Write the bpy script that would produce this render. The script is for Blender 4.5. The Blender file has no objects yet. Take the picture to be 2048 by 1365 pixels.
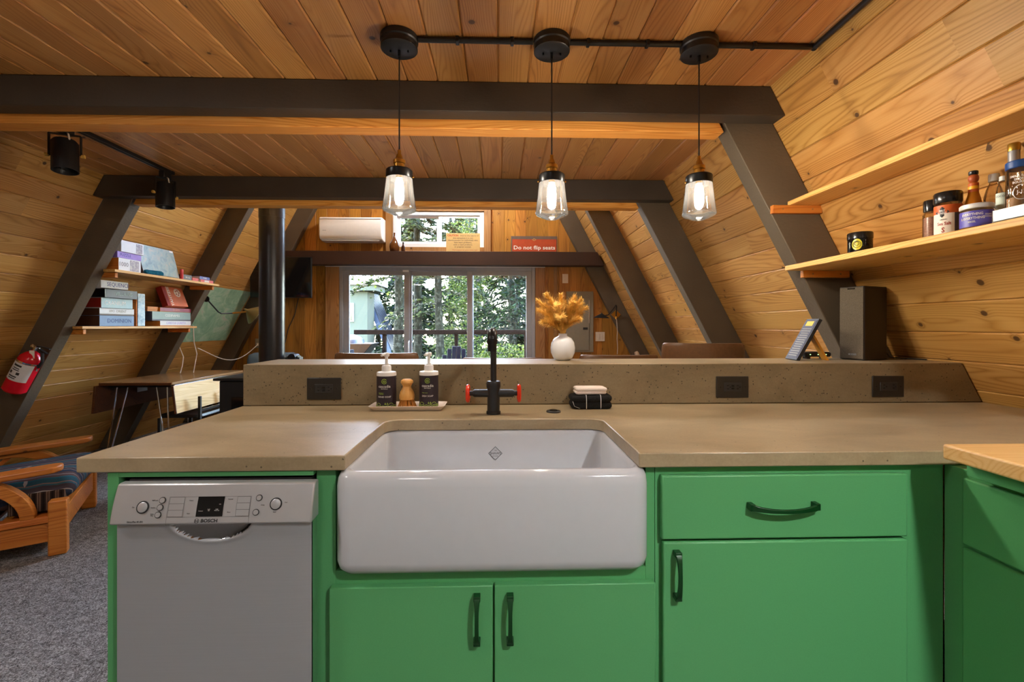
import bpy, bmesh, math, random
from mathutils import Matrix, Vector, Euler

rnd = random.Random(11)
scene = bpy.context.scene
col = scene.collection
PI = math.pi

# ------------------------------------------------------------------ camera, world, sun, exposure
CAM_Z = 1.216
cam_d = bpy.data.cameras.new('camera'); cam = bpy.data.objects.new('camera', cam_d); col.objects.link(cam)
cam.location = (0, 0, CAM_Z); cam.rotation_euler = (PI/2, 0, -math.radians(1.6995))
cam_d.sensor_width = 36; cam_d.lens = 910*36/2048; cam_d.shift_y = -30.5/2048
cam_d.clip_start = .02; cam_d.clip_end = 300
scene.camera = cam
vs = scene.view_settings
vs.view_transform = 'Standard'; vs.look = 'None'; vs.gamma = 1; vs.exposure = 1.12; vs.use_curve_mapping = False

cy = scene.cycles
cy.max_bounces = 7; cy.diffuse_bounces = 4; cy.glossy_bounces = 3; cy.transmission_bounces = 4; cy.transparent_max_bounces = 12
cy.caustics_reflective = False; cy.caustics_refractive = False; cy.sample_clamp_indirect = 6.0
cy.use_denoising = True; cy.adaptive_threshold = .03

world = bpy.data.worlds.new('sky'); scene.world = world; world.use_nodes = True
wn = world.node_tree.nodes; wl = world.node_tree.links
sky = wn.new('ShaderNodeTexSky'); sky.sky_type = 'NISHITA'; sky.sun_disc = False
sky.sun_elevation = math.radians(48); sky.sun_rotation = math.radians(-31); sky.air_density = 1.0; sky.dust_density = 1.5
wn['Background'].inputs[1].default_value = 3.8
wl.new(sky.outputs[0], wn['Background'].inputs[0])

sd = bpy.data.lights.new('sun', 'SUN'); sd.energy = 6.0; sd.angle = math.radians(.6); sd.color = (1, .94, .82)
sun = bpy.data.objects.new('sun', sd); col.objects.link(sun)
sun.rotation_euler = Vector((.30, -.50, -.81)).to_track_quat('-Z', 'Y').to_euler()

# ------------------------------------------------------------------ node helpers and materials
class N:
    def __init__(s, name):
        s.m = bpy.data.materials.new(name); s.m.use_nodes = True
        s.t = s.m.node_tree; s.b = s.t.nodes['Principled BSDF']; s.out = s.t.nodes['Material Output']
    def n(s, typ, **kw):
        x = s.t.nodes.new('ShaderNode'+typ)
        for k, v in kw.items(): setattr(x, k, v)
        return x
    def l(s, a, b): s.t.links.new(a, b)
    def val(s, sock, v):
        if hasattr(v, 'links') or isinstance(v, bpy.types.NodeSocket): s.l(v, sock)
        else: sock.default_value = v
    def math(s, op, a, b=0.0, c=0.0, clamp=False):
        x = s.n('Math', operation=op); x.use_clamp = clamp
        s.val(x.inputs[0], a); s.val(x.inputs[1], b); s.val(x.inputs[2], c)
        return x.outputs[0]
    def vmath(s, op, a, b):
        x = s.n('VectorMath', operation=op); s.val(x.inputs[0], a); s.val(x.inputs[1], b); return x.outputs[0]
    def noise(s, vec, scale=5, detail=2, rough=.5, dist=0):
        x = s.n('TexNoise'); s.l(vec, x.inputs['Vector'])
        x.inputs['Scale'].default_value = scale; x.inputs['Detail'].default_value = detail
        x.inputs['Roughness'].default_value = rough; x.inputs['Distortion'].default_value = dist
        return x.outputs['Fac']
    def ramp(s, fac, stops, interp='LINEAR'):
        x = s.n('ValToRGB'); s.l(fac, x.inputs[0]); e = x.color_ramp.elements; x.color_ramp.interpolation = interp
        while len(e) < len(stops): e.new(.5)
        for i, (p, c) in enumerate(stops): e[i].position = p; e[i].color = (*c, 1) if len(c) == 3 else c
        return x.outputs[0]
    def mix(s, fac, a, b, blend='MIX'):
        x = s.n('Mix', data_type='RGBA', blend_type=blend); s.val(x.inputs[0], fac)
        for sock, v in ((x.inputs[6], a), (x.inputs[7], b)):
            if isinstance(v, bpy.types.NodeSocket): s.l(v, sock)
            else: sock.default_value = (*v, 1)
        return x.outputs[2]
    def bump(s, h, strength=.3, dist=.002):
        x = s.n('Bump'); x.inputs['Strength'].default_value = strength; x.inputs['Distance'].default_value = dist
        s.l(h, x.inputs['Height']); s.l(x.outputs[0], s.b.inputs['Normal'])
    def set(s, color=None, rough=None, metal=None, spec=None):
        if color is not None:
            if isinstance(color, bpy.types.NodeSocket): s.l(color, s.b.inputs['Base Color'])
            else: s.b.inputs['Base Color'].default_value = (*color, 1)
        if rough is not None: s.val(s.b.inputs['Roughness'], rough)
        if metal is not None: s.b.inputs['Metallic'].default_value = metal
        if spec is not None: s.b.inputs['Specular IOR Level'].default_value = spec
        return s.m
    def obj(s): return s.n('TexCoord').outputs['Object']
    def scale(s, v, sc):
        x = s.n('Mapping'); s.l(v, x.inputs[0]); x.inputs['Scale'].default_value = sc; return x.outputs[0]

def srgb(r, g, b):
    f = lambda c: (c/255/12.92) if c/255 <= .04045 else ((c/255+.055)/1.055)**2.4
    return (f(r), f(g), f(b))

def plain(name, c, rough=.5, metal=0, spec=.5, var=.06, bump=0, nscale=30):
    k = N(name); v = k.obj()
    nz = k.noise(v, nscale, 3)
    lo = tuple(x*(1-var) for x in c); hi = tuple(min(1, x*(1+var)) for x in c)
    k.set(k.ramp(nz, [(.3, lo), (.7, hi)]), rough, metal, spec)
    if bump: k.bump(nz, bump, .001)
    return k.m

def emit(name, c, s):
    k = N(name); k.b.inputs['Emission Color'].default_value = (*c, 1); k.b.inputs['Emission Strength'].default_value = s
    k.set((0, 0, 0), 1, 0, 0); return k.m

def glassy(name, tint=(1, 1, 1), refl=.08, rough=.02, milk=0):
    k = N(name); k.t.nodes.remove(k.b)
    tr = k.n('BsdfTransparent'); tr.inputs[0].default_value = (*tint, 1)
    gl = k.n('BsdfGlossy'); gl.inputs['Roughness'].default_value = rough; gl.inputs[0].default_value = (1, 1, 1, 1)
    lw = k.n('LayerWeight'); lw.inputs[0].default_value = .25
    f = k.math('MULTIPLY_ADD', lw.outputs['Fresnel'], .8, refl*.3, clamp=True)
    mx = k.n('MixShader'); k.l(f, mx.inputs[0]); k.l(tr.outputs[0], mx.inputs[1]); k.l(gl.outputs[0], mx.inputs[2])
    o = mx.outputs[0]
    if milk:
        ts = k.n('BsdfTranslucent'); ts.inputs[0].default_value = (1, .97, .92, 1); m2 = k.n('MixShader'); m2.inputs[0].default_value = milk
        k.l(o, m2.inputs[1]); k.l(ts.outputs[0], m2.inputs[2]); o = m2.outputs[0]
    k.l(o, k.out.inputs[0]); return k.m

def wood(name, dark, mid, light, axis='X', knots=.4, rings=16, rough=.42, spec=.35, fiber=1.0, vary=.3, knotcol=(.05, .02, .008)):
    """Plank wood: grain along the given local axis, growth-ring bands, fibres and knots."""
    k = N(name); v = k.obj()
    if axis != 'X':
        sp = k.n('SeparateXYZ'); k.l(v, sp.inputs[0]); cb = k.n('CombineXYZ')
        a, b, c = {'Y': (1, 0, 2), 'Z': (2, 0, 1)}[axis]
        for i, j in enumerate((a, b, c)): k.l(sp.outputs[j], cb.inputs[i])
        v = cb.outputs[0]
    oi = k.n('ObjectInfo'); rn = oi.outputs['Random']
    off = k.n('CombineXYZ'); k.l(k.math('MULTIPLY', rn, 37.0), off.inputs[0]); k.l(k.math('MULTIPLY', rn, 11.3), off.inputs[1]); k.l(k.math('MULTIPLY', rn, 23.0), off.inputs[2])
    p = k.vmath('ADD', v, off.outputs[0])
    s0 = k.n('SeparateXYZ'); k.l(p, s0.inputs[0]); c0 = k.n('CombineXYZ'); k.l(s0.outputs[0], c0.inputs[0]); k.l(k.math('ADD', s0.outputs[1], s0.outputs[2]), c0.inputs[1]); k.l(s0.outputs[2], c0.inputs[2]); p = c0.outputs[0]
    sp = k.n('SeparateXYZ'); k.l(p, sp.inputs[0])
    # knots
    vo = k.n('TexVoronoi', voronoi_dimensions='2D'); vo.inputs['Scale'].default_value = 3.6
    k.l(p, vo.inputs['Vector'])
    sc = k.n('SeparateColor'); k.l(vo.outputs['Color'], sc.inputs[0])
    keep = k.math('LESS_THAN', sc.outputs[0], knots)
    d = vo.outputs['Distance']
    halo = k.math('MULTIPLY', keep, k.math('POWER', k.math('SUBTRACT', 1, k.math('MULTIPLY', d, 4.2), clamp=True), 4.0))
    rad = k.math('MULTIPLY_ADD', sc.outputs[1], .030, .022)
    knot = k.math('MULTIPLY', keep, k.math('MULTIPLY', k.math('SUBTRACT', rad, d), 70, clamp=True))
    # rings
    low = k.noise(k.scale(p, (.50, 5.0, 5.0)), 1.5, 1.5, .4)
    yy = k.math('MULTIPLY_ADD', sp.outputs[1], rings, k.math('MULTIPLY', low, rings*.34))
    yy = k.math('ADD', yy, k.math('MULTIPLY', halo, 2.2))
    ring = k.math('PINGPONG', yy, .5)
    ring = k.math('POWER', k.math('MULTIPLY', ring, 2.0), 2.4)
    blot = k.noise(k.scale(p, (1.0, 6, 6)), 1.3, 2)
    fade = k.math('MULTIPLY', k.noise(k.scale(p, (.8, 9, 9)), 1.1, 2), 1.6, clamp=True)
    fib = k.noise(k.scale(p, (4.0, 260, 260)), 1.0, 3, .6)
    fac = k.math('ADD', k.math('MULTIPLY', k.math('MULTIPLY', ring, fade), .34), k.math('ADD', k.math('MULTIPLY', fib, .30*fiber), k.math('MULTIPLY', blot, .46)))
    c = k.ramp(fac, [(.24, light), (.50, mid), (.90, dark)])
    br = k.math('MULTIPLY_ADD', k.math('FRACT', k.math('MULTIPLY', rn, 7.31)), vary, 1-vary*.5)
    hs = k.n('HueSaturation'); k.l(c, hs.inputs['Color']); k.l(br, hs.inputs['Value'])
    k.l(k.math('MULTIPLY_ADD', k.math('FRACT', k.math('MULTIPLY', rn, 3.17)), .010, .495), hs.inputs['Hue'])
    c2 = k.mix(k.math('MULTIPLY', halo, .5), hs.outputs[0], tuple(x*.6 for x in dark))
    c3 = k.mix(k.math('MULTIPLY', knot, .85, clamp=True), c2, knotcol)
    k.set(c3, rough, 0, spec)
    k.bump(fac, .12, .001)
    return k.m

M = {}
# planks: warm honey fir
PD, PM, PL = srgb(128, 66, 20), srgb(190, 120, 50), srgb(216, 152, 80)
M['ceil'] = wood('fir_ceiling', srgb(128, 78, 38), srgb(184, 126, 68), srgb(204, 150, 92), 'X', .38, 75, .38, .45)
M['wall'] = wood('fir_wall', srgb(130, 80, 32), srgb(180, 130, 66), srgb(202, 154, 90), 'X', .55, 62, .48, .3)
M['far'] = wood('cedar_board', srgb(104, 62, 20), srgb(156, 104, 38), srgb(180, 124, 52), 'X', .5, 50, .45, .35, vary=.45)
M['fir_x'] = wood('fir_beam', srgb(170, 95, 25), srgb(214, 142, 58), srgb(232, 172, 90), 'X', .5, 60, .5, .3)
M['pine_y'] = wood('pine_shelf', srgb(170, 112, 48), srgb(212, 158, 84), srgb(232, 188, 120), 'Y', .3, 60, .45, .35)
M['cleat'] = wood('pine_cleat', srgb(150, 78, 20), srgb(196, 114, 40), srgb(214, 140, 60), 'X', .1, 70, .5, .3)
M['board'] = wood('bamboo_board', srgb(214, 156, 84), srgb(234, 186, 114), srgb(244, 204, 138), 'X', 0, 70, .38, .4)
M['trimwood'] = wood('cedar_trim', srgb(108, 70, 36), srgb(152, 108, 62), srgb(172, 128, 80), 'Z', .3, 55, .45, .35)
M['walnut'] = wood('dark_walnut', srgb(50, 26, 12), srgb(84, 46, 22), srgb(110, 64, 32), 'X', 0, 70, .45, .35)
M['maple'] = wood('maple_leaf', srgb(180, 130, 66), srgb(214, 172, 106), srgb(230, 194, 134), 'Y', .1, 40, .42, .4)
M['oaktop'] = wood('oak_tabletop', srgb(112, 80, 44), srgb(160, 124, 80), srgb(184, 148, 102), 'Y', 0, 60, .22, .5)
M['chair_wood'] = wood('golden_pine', srgb(124, 60, 14), srgb(178, 100, 34), srgb(204, 130, 58), 'X', .3, 60, .4, .4)
M['brushwood'] = wood('beech', srgb(176, 112, 44), srgb(208, 146, 74), srgb(222, 168, 98), 'Z', 0, 150, .45, .4)

def paint_mat(name, c, rough=.55, tex=1.0):
    k = N(name); v = k.obj()
    a = k.noise(k.scale(v, (30, 30, 60)), 1.5, 4, .6); b = k.noise(v, 3, 2)
    k.set(k.ramp(b, [(.3, tuple(x*.85 for x in c)), (.7, tuple(x*1.15 for x in c))]), rough, 0, .4)
    k.bump(a, .6*tex, .003); return k.m
M['rafter'] = paint_mat('brown_paint', srgb(90, 77, 61))
M['beam'] = paint_mat('dark_brown_paint', srgb(66, 57, 48), .5, .5)
M['farbeam'] = paint_mat('oxblood_brown_stain', srgb(54, 31, 20), .55, .6)

def concrete(name, lo, hi, pits=.5, rough=.3, bmp=.15):
    k = N(name); v = k.obj()
    a = k.noise(k.scale(v, (1.3, 3.0, 3.0)), 2.6, 5, .6, .6); b = k.noise(v, 140, 3, .7)
    c = k.ramp(k.math('ADD', k.math('MULTIPLY', a, .75), k.math('MULTIPLY', b, .25)), [(.32, lo), (.68, hi)])
    vo = k.n('TexVoronoi'); vo.inputs['Scale'].default_value = 150; k.l(v, vo.inputs['Vector'])
    sc = k.n('SeparateColor'); k.l(vo.outputs['Color'], sc.inputs[0])
    big = k.noise(v, 7, 2)
    m = k.math('MULTIPLY', k.math('LESS_THAN', vo.outputs['Distance'], k.math('MULTIPLY', sc.outputs[1], .42)), k.math('LESS_THAN', sc.outputs[0], k.math('MULTIPLY', big, pits)))
    k.set(k.mix(k.math('MULTIPLY', m, .8), c, tuple(x*.25 for x in lo)), k.math('MULTIPLY_ADD', a, .08, rough), 0, .5)
    k.bump(k.math('SUBTRACT', b, m), bmp, .001); return k.m
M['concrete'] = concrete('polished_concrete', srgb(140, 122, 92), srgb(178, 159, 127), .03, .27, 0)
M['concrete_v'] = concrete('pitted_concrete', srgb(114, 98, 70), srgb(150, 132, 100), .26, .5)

M['green'] = plain('green_paint', srgb(90, 166, 106), .42, 0, .4, .03, .05, 300)
M['green_dark'] = plain('green_black_metal', srgb(10, 62, 26), .3, .2, .5)
M['fireclay'] = plain('white_fireclay', srgb(200, 203, 208), .08, 0, .55, .01)
M['steel'] = None
k = N('brushed_steel'); v = k.obj(); a = k.noise(k.scale(v, (6, 60, 3600)), 1, 1)
k.set(k.ramp(a, [(.3, srgb(178, 182, 188)), (.7, srgb(184, 188, 194))]), k.math('MULTIPLY_ADD', a, .06, .38), .45, .5); M['steel'] = k.m
M['panel'] = plain('silver_panel', srgb(196, 197, 200), .32, .45, .5, .02)
M['chrome'] = plain('chrome', (.75, .75, .76), .12, 1, .5, .02)
M['black'] = plain('black_satin', (.012, .012, .013), .38, 0, .5)
M['black_metal'] = plain('black_metal', (.014, .014, .015), .3, .4, .5)
M['black_plastic'] = plain('black_plastic', (.02, .018, .017), .45)
M['gloss_black'] = plain('gloss_black', (.006, .006, .007), .08, 0, .5)
M['dark_ink'] = plain('dark_ink', (.02, .02, .022), .6)
M['grey_ink'] = plain('grey_ink', (.14, .14, .145), .6)
M['white'] = plain('white_plastic', srgb(232, 230, 226), .35, 0, .5, .02)
M['white_ink'] = plain('white_ink', srgb(235, 232, 226), .6, 0, .3, .02)
M['lime'] = plain('lime_ink', srgb(160, 190, 70), .6)
M['brass'] = plain('brushed_brass', srgb(190, 140, 60), .28, .9, .5)
M['red'] = plain('red_enamel', srgb(224, 52, 24), .25, 0, .5, .03)
M['redext'] = plain('extinguisher_red', srgb(200, 14, 34), .2, 0, .5, .03)
M['label_dark'] = plain('aubergine_label', srgb(44, 36, 44), .45, 0, .4, .03)
M['ceramic'] = plain('white_glaze', srgb(228, 230, 234), .12, 0, .5, .03, .08, 8)
M['bisque'] = plain('matte_white_ceramic', srgb(236, 222, 212), .4, 0, .4, .02)
M['bristle'] = plain('tan_bristle', srgb(196, 132, 60), .6, 0, .2, .25)
M['outlet'] = plain('bronze_black_plate', (.018, .015, .012), .35)
M['vinyl'] = plain('grey_vinyl', srgb(146, 148, 154), .4, 0, .5, .03)
M['whitevinyl'] = plain('white_vinyl', srgb(214, 216, 220), .35, 0, .5, .02)
M['glass'] = glassy('window_glass', (.97, .985, .98), .04)
M['clear'] = glassy('clear_glass', (.95, .94, .91), .35)
M['shade'] = glassy('pendant_glass', (.96, .95, .93), .5, .05, .0016)
M['bottleglass'] = glassy('bottle_glass', (.86, .80, .72), .25)
M['lid_dark'] = plain('black_lid', (.012, .011, .011), .22)
M['navy'] = plain('navy_plastic', srgb(5, 11, 28), .6, 0, .15)
M['leather'] = plain('brown_leather', srgb(98, 66, 38), .38, 0, .5, .12, .25, 60)
M['dkbrown'] = plain('dark_piping', srgb(40, 26, 18), .5)
M['plaster'] = plain('pale_paint', srgb(212, 210, 204), .7, 0, .3, .02)
M['deckwood'] = plain('deck_stain', srgb(28, 21, 16), .85, 0, .1, .15)
M['conduit'] = plain('black_conduit', (.012, .011, .011), .28)
M['grey_panel'] = plain('grey_enamel', srgb(132, 124, 108), .5, 0, .4, .03)
M['almond'] = plain('almond_plastic', srgb(214, 196, 176), .45, 0, .4, .03)
M['bulb'] = emit('bulb_glow', (1, .92, .80), 470)
M['amber'] = plain('amber_glaze', srgb(92, 52, 22), .15, 0, .5, .2)
M['sofa'] = plain('blue_grey_fabric', srgb(112, 132, 150), .9, 0, .2, .12, .3, 400)
M['speaker_cloth'] = plain('dark_grille_cloth', srgb(96, 86, 72), .9, 0, .2, .35, .4, 500)
M['speaker_body'] = plain('dark_speaker_body', srgb(42, 34, 28), .5, 0, .4, .05)
M['cord_white'] = plain('white_cord', srgb(214, 200, 184), .5)
M['pipe'] = plain('stove_pipe_black', (.022, .022, .026), .32, .3, .5, .1)
M['pampas'] = plain('amber_pampas', srgb(248, 196, 106), .8, 0, .1, .2, 0, 90)
M['gold'] = plain('gold_cap', srgb(190, 150, 60), .3, .8)
M['darkgap'] = plain('dark_gap', (.01, .01, .01), .8)

k = N('grey_carpet'); v = k.obj()
a = k.noise(v, 160, 3, .75); b = k.noise(v, 40, 3, .7)
s_ = k.math('ADD', k.math('MULTIPLY', a, .65), k.math('MULTIPLY', b, .35))
k.set(k.ramp(s_, [(.36, srgb(66, 62, 60)), (.5, srgb(134, 128, 124)), (.64, srgb(190, 184, 178))]), .95, 0, .1); k.bump(s_, 1.0, .02); M['carpet'] = k.m

# ------------------------------------------------------------------ mesh helpers
W = {}
def tag(o, label=None, cat=None, group=None, kind=None):
    if label: o['label'] = label
    if cat: o['category'] = cat
    if group: o['group'] = group
    if kind: o['kind'] = kind
    return o
def thing(name, label, cat, loc=(0, 0, 0), rotz=0, group=None, kind=None):
    o = bpy.data.objects.new(name, None); col.objects.link(o); o.empty_display_size = .05
    o.location = loc; o.rotation_euler = (0, 0, rotz)
    W[o] = Matrix.Translation(loc) @ Matrix.Rotation(rotz, 4, 'Z')
    return tag(o, label, cat, group, kind)
def frame(d):
    d = Vector(d).normalized(); a = Vector((0, 0, 1)) if abs(d.z) < .95 else Vector((1, 0, 0))
    u = d.cross(a).normalized(); return u, d.cross(u).normalized()

class MB:
    def __init__(s): s.v = []; s.f = []; s.mi = []; s.c = 0
    def m(s, i): s.c = i; return s
    def add(s, vs, fs):
        o = len(s.v); s.v += [tuple(p) for p in vs]; s.f += [tuple(i+o for i in f) for f in fs]; s.mi += [s.c]*len(fs); return s
    def box(s, x0, x1, y0, y1, z0, z1):
        return s.add([(x, y, z) for z in (z0, z1) for y in (y0, y1) for x in (x0, x1)],
                     [(0, 2, 3, 1), (4, 5, 7, 6), (0, 1, 5, 4), (2, 6, 7, 3), (0, 4, 6, 2), (1, 3, 7, 5)])
    def bar(s, a, b, w, h, up=(0, 0, 1)):
        a = Vector(a); b = Vector(b); d = (b-a).normalized(); u = d.cross(Vector(up)).normalized(); q = u.cross(d)
        P = [p+u*(sx*w/2)+q*(sy*h/2) for p in (a, b) for sx, sy in ((-1, -1), (1, -1), (1, 1), (-1, 1))]
        return s.add(P, [(3, 2, 1, 0), (4, 5, 6, 7), (0, 1, 5, 4), (1, 2, 6, 5), (2, 3, 7, 6), (3, 0, 4, 7)])
    def prism(s, poly, ax, a, b):
        n = len(poly)
        def P(p, t): return {'X': (t, p[0], p[1]), 'Y': (p[0], t, p[1]), 'Z': (p[0], p[1], t)}[ax]
        s.add([P(p, a) for p in poly]+[P(p, b) for p in poly], [tuple(range(n))[::-1], tuple(range(n, 2*n))]+[(i, (i+1) % n, n+(i+1) % n, n+i) for i in range(n)])
        return s
    def loft(s, loops, cap0=True, cap1=True, closed=True):
        n = len(loops[0]); o = []
        for L in loops: o += list(L)
        f = []
        for k in range(len(loops)-1):
            for i in range(n if closed else n-1):
                j = (i+1) % n; f.append((k*n+i, k*n+j, (k+1)*n+j, (k+1)*n+i))
        if cap0: f.append(tuple(range(n))[::-1])
        if cap1: f.append(tuple((len(loops)-1)*n+i for i in range(n)))
        return s.add(o, f)
    def cyl(s, a, b, r0, r1=None, n=16, caps=True):
        a = Vector(a); b = Vector(b); r1 = r0 if r1 is None else r1; u, w = frame(b-a)
        L = [[p+(u*math.cos(t)+w*math.sin(t))*r for t in [2*PI*i/n for i in range(n)]] for p, r in ((a, r0), (b, r1))]
        return s.loft(L, caps, caps)
    def lathe(s, prof, c=(0, 0, 0), n=24, axis=(0, 0, 1), cap0=True, cap1=True):
        c = Vector(c); ax = Vector(axis).normalized(); u, w = frame(ax)
        return s.loft([[c+ax*z+(u*math.cos(t)+w*math.sin(t))*max(r, 1e-4) for t in [2*PI*i/n for i in range(n)]] for r, z in prof], cap0, cap1)
    def tube(s, pts, r, n=8, caps=True):
        pts = [Vector(p) for p in pts]; rs = r if isinstance(r, (list, tuple)) else [r]*len(pts)
        d0 = (pts[1]-pts[0]).normalized(); u, w = frame(d0); L = []
        for i, p in enumerate(pts):
            d = (pts[min(i+1, len(pts)-1)]-pts[max(i-1, 0)]).normalized()
            u = (u-d*u.dot(d)).normalized(); w = d.cross(u)
            L.append([p+(u*math.cos(t)+w*math.sin(t))*rs[i] for t in [2*PI*k/n for k in range(n)]])
        return s.loft(L, caps, caps)
    def sphere(s, c, r, n=14, m=8, sc=(1, 1, 1)):
        c = Vector(c)
        L = [[c+Vector((math.sin(p)*math.cos(t)*sc[0], math.sin(p)*math.sin(t)*sc[1], -math.cos(p)*sc[2]))*r for t in [2*PI*i/n for i in range(n)]] for p in [max(.02, min(PI-.02, PI*j/m)) for j in range(m+1)]]
        return s.loft(L)
    def sweep(s, pts, w, h, up=(0, 0, 1)):
        """rectangular section w x h swept along pts, h along 'up'-ish normal in the path plane"""
        pts = [Vector(p) for p in pts]; L = []; side = Vector(up)
        for i, p in enumerate(pts):
            d = (pts[min(i+1, len(pts)-1)]-pts[max(i-1, 0)]).normalized(); q = d.cross(side).normalized()
            L.append([p+side*(a*w/2)+q*(b*h/2) for a, b in ((-1, -1), (1, -1), (1, 1), (-1, 1))])
        return s.loft(L)
    def xf(s, mat): s.v = [tuple(mat @ Vector(p)) for p in s.v]; return s
    def build(s, name, mats, parent=None, world=False, bevel=0, seg=2, flat=False, label=None, cat=None, group=None, kind=None, angle=35, origin=None):
        if not isinstance(mats, (list, tuple)): mats = [mats]
        vs = [Vector(p) for p in s.v]
        loc = None
        if parent is not None:
            if world: inv = W[parent].inverted(); vs = [inv @ p for p in vs]
        else:
            if origin is None:
                loc = Vector(((min(p.x for p in vs)+max(p.x for p in vs))/2, (min(p.y for p in vs)+max(p.y for p in vs))/2, min(p.z for p in vs)))
            else: loc = Vector(origin)
            vs = [p-loc for p in vs]
        me = bpy.data.meshes.new(name); me.from_pydata([tuple(p) for p in vs], [], s.f)
        for mt in mats: me.materials.append(M[mt] if isinstance(mt, str) else mt)
        me.polygons.foreach_set('material_index', s.mi)
        bm = bmesh.new(); bm.from_mesh(me); bmesh.ops.recalc_face_normals(bm, faces=bm.faces)
        bm.to_mesh(me); bm.free()
        if not flat:
            me.polygons.foreach_set('use_smooth', [True]*len(me.polygons)); me.set_sharp_from_angle(angle=math.radians(angle))
        me.update()
        o = bpy.data.objects.new(name, me); col.objects.link(o)
        if parent is not None: o.parent = parent; W[o] = W[parent]
        else: o.location = loc; W[o] = Matrix.Translation(loc)
        if bevel:
            md = o.modifiers.new('bevel', 'BEVEL'); md.width = bevel; md.segments = seg; md.limit_method = 'ANGLE'; md.angle_limit = math.radians(40)
            md.harden_normals = False
        return tag(o, label, cat, group, kind)

def rrect(cx, cy, hx, hy, r, z, n=5):
    out = []
    for sx, sy, a0 in ((1, 1, 0), (-1, 1, PI/2), (-1, -1, PI), (1, -1, 1.5*PI)):
        for i in range(n+1):
            a = a0+PI/2*i/n; out.append((cx+sx*(hx-r)+r*math.cos(a), cy+sy*(hy-r)+r*math.sin(a), z))
    return out

RX = Matrix.Rotation(PI/2, 4, 'X')                                   # text reading towards -Y
FX = Matrix(((0, 0, 1, 0), (1, 0, 0, 0), (0, 1, 0, 0), (0, 0, 0, 1)))  # text reading towards +X (letters run along +Y)
_tc = {}
def text(body, size, mat, parent, mtx, align='CENTER', name='lettering', world=True, bold=0.0, width=None):
    key = (body, size, align, bold)
    if key not in _tc:
        cu = bpy.data.curves.new('t', 'FONT'); cu.body = body; cu.size = size; cu.align_x = align; cu.align_y = 'CENTER'
        cu.extrude = .00015; cu.offset = bold; cu.resolution_u = 2; cu.space_line = .95
        ob = bpy.data.objects.new('t', cu); me = bpy.data.meshes.new_from_object(ob); bpy.data.objects.remove(ob); bpy.data.curves.remove(cu)
        _tc[key] = me
    me = _tc[key].copy(); me.name = name
    mt = mtx.copy()
    if width:
        xs = [v.co.x for v in me.vertices]; wd = max(xs)-min(xs)
        mt = mt @ Matrix.Diagonal((width/wd, 1, 1, 1))
    if world: mt = W[parent].inverted() @ mt
    me.transform(mt); me.materials.clear(); me.materials.append(M[mat] if isinstance(mat, str) else mat)
    o = bpy.data.objects.new(name, me); col.objects.link(o); o.parent = parent; W[o] = W[parent]
    return o
def T(x, y, z): return Matrix.Translation((x, y, z))
# ------------------------------------------------------------------ the A-frame shell
TS = 1.9; AL = math.atan(TS); SA, CA = math.sin(AL), math.cos(AL)
XR = lambda z: 1.60-(z-1.5)/TS            # visible face of the right sloping wall
XL = lambda z: -3.16+(z-1.5)/TS
XRI = lambda z: 1.37-(z-1.5)/TS           # inner faces of the rafters
XLI = lambda z: -2.95+(z-1.5)/TS
APEX = 6.02; CEIL = 2.27; YB = -2.2; YF = 5.9; YO = 3.43   # back of kitchen, far wall, edge of loft

MB().box(-4.2, 2.65, YB, YF+.1, -.12, 0).build('floor', 'carpet', kind='structure', label='grey looped carpet floor of the living room', cat='floor')

_pm = {}
def plank_mesh(L, w, t=.018, ch=.0045, mat='wall'):
    key = (round(L, 2), round(w, 4), mat)
    if key not in _pm:
        L = key[0]; q = w/2-.0006
        sec = [(-q, 0), (-q, t-ch), (-q+ch, t), (q-ch, t), (q, t-ch), (q, 0)]
        b = MB().prism(sec, 'X', -L/2, L/2)
        me = bpy.data.meshes.new('plank'); me.from_pydata(b.v, [], b.f); me.materials.append(M[mat])
        bm = bmesh.new(); bm.from_mesh(me); bmesh.ops.recalc_face_normals(bm, faces=bm.faces); bm.to_mesh(me); bm.free(); me.update()
        _pm[key] = me
    return _pm[key]
def plank(parent, L, w, mtx, mat, name='plank', t=.018, ch=.0045):
    o = bpy.data.objects.new(name, plank_mesh(L, w, t, ch, mat)); col.objects.link(o); o.parent = parent
    o.matrix_local = W[parent].inverted() @ mtx; return o
def basis(x, y, z, o): return Matrix(((x[0], y[0], z[0], o[0]), (x[1], y[1], z[1], o[1]), (x[2], y[2], z[2], o[2]), (0, 0, 0, 1)))

def cuts(a, b, lo, hi):
    out = [a]; p = a+rnd.uniform(.4, hi)
    while p < b-.5: out.append(round(p, 2)); p += rnd.uniform(lo, hi)
    return out+[b]
PW = .1145
def sloped_wall(name, side, lab):
    X = XR if side > 0 else XL
    o1, o2 = (.021*side/SA, .10*side/SA)
    w = MB().prism([(X(-.1)+o1, -.1), (X(-.1)+o2, -.1), (X(APEX)+o2, APEX), (X(APEX)+o1, APEX)], 'Y', YB, YF+.1).build(name, 'wall', kind='structure', label=lab, cat='wall', origin=(0, 0, 0))
    z0 = 1.075 if side > 0 else 1.092
    for k in range(-10, 43):
        za = z0+k*PW; zm = za+PW/2
        rng = cuts(YB, YF, 1.5, 3.2) if zm < CEIL+.05 else cuts(YO-.1, YF, 1.3, 2.4)
        for a, b in zip(rng[:-1], rng[1:]):
            L = round(b-a-.0012, 2)
            c = (X(zm)+.018*side*SA+.0, (a+b)/2, zm+.018*CA*1.0)
            if side > 0: mt = basis((0, -1, 0), (-CA, 0, SA), (-SA, 0, -CA), c)
            else: mt = basis((0, 1, 0), (CA, 0, SA), (SA, 0, -CA), c)
            plank(w, L, PW/SA, mt, 'wall')
    return w
sloped_wall('wall_right', 1, 'sloping right wall of honey coloured horizontal planks above the counter')
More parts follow.
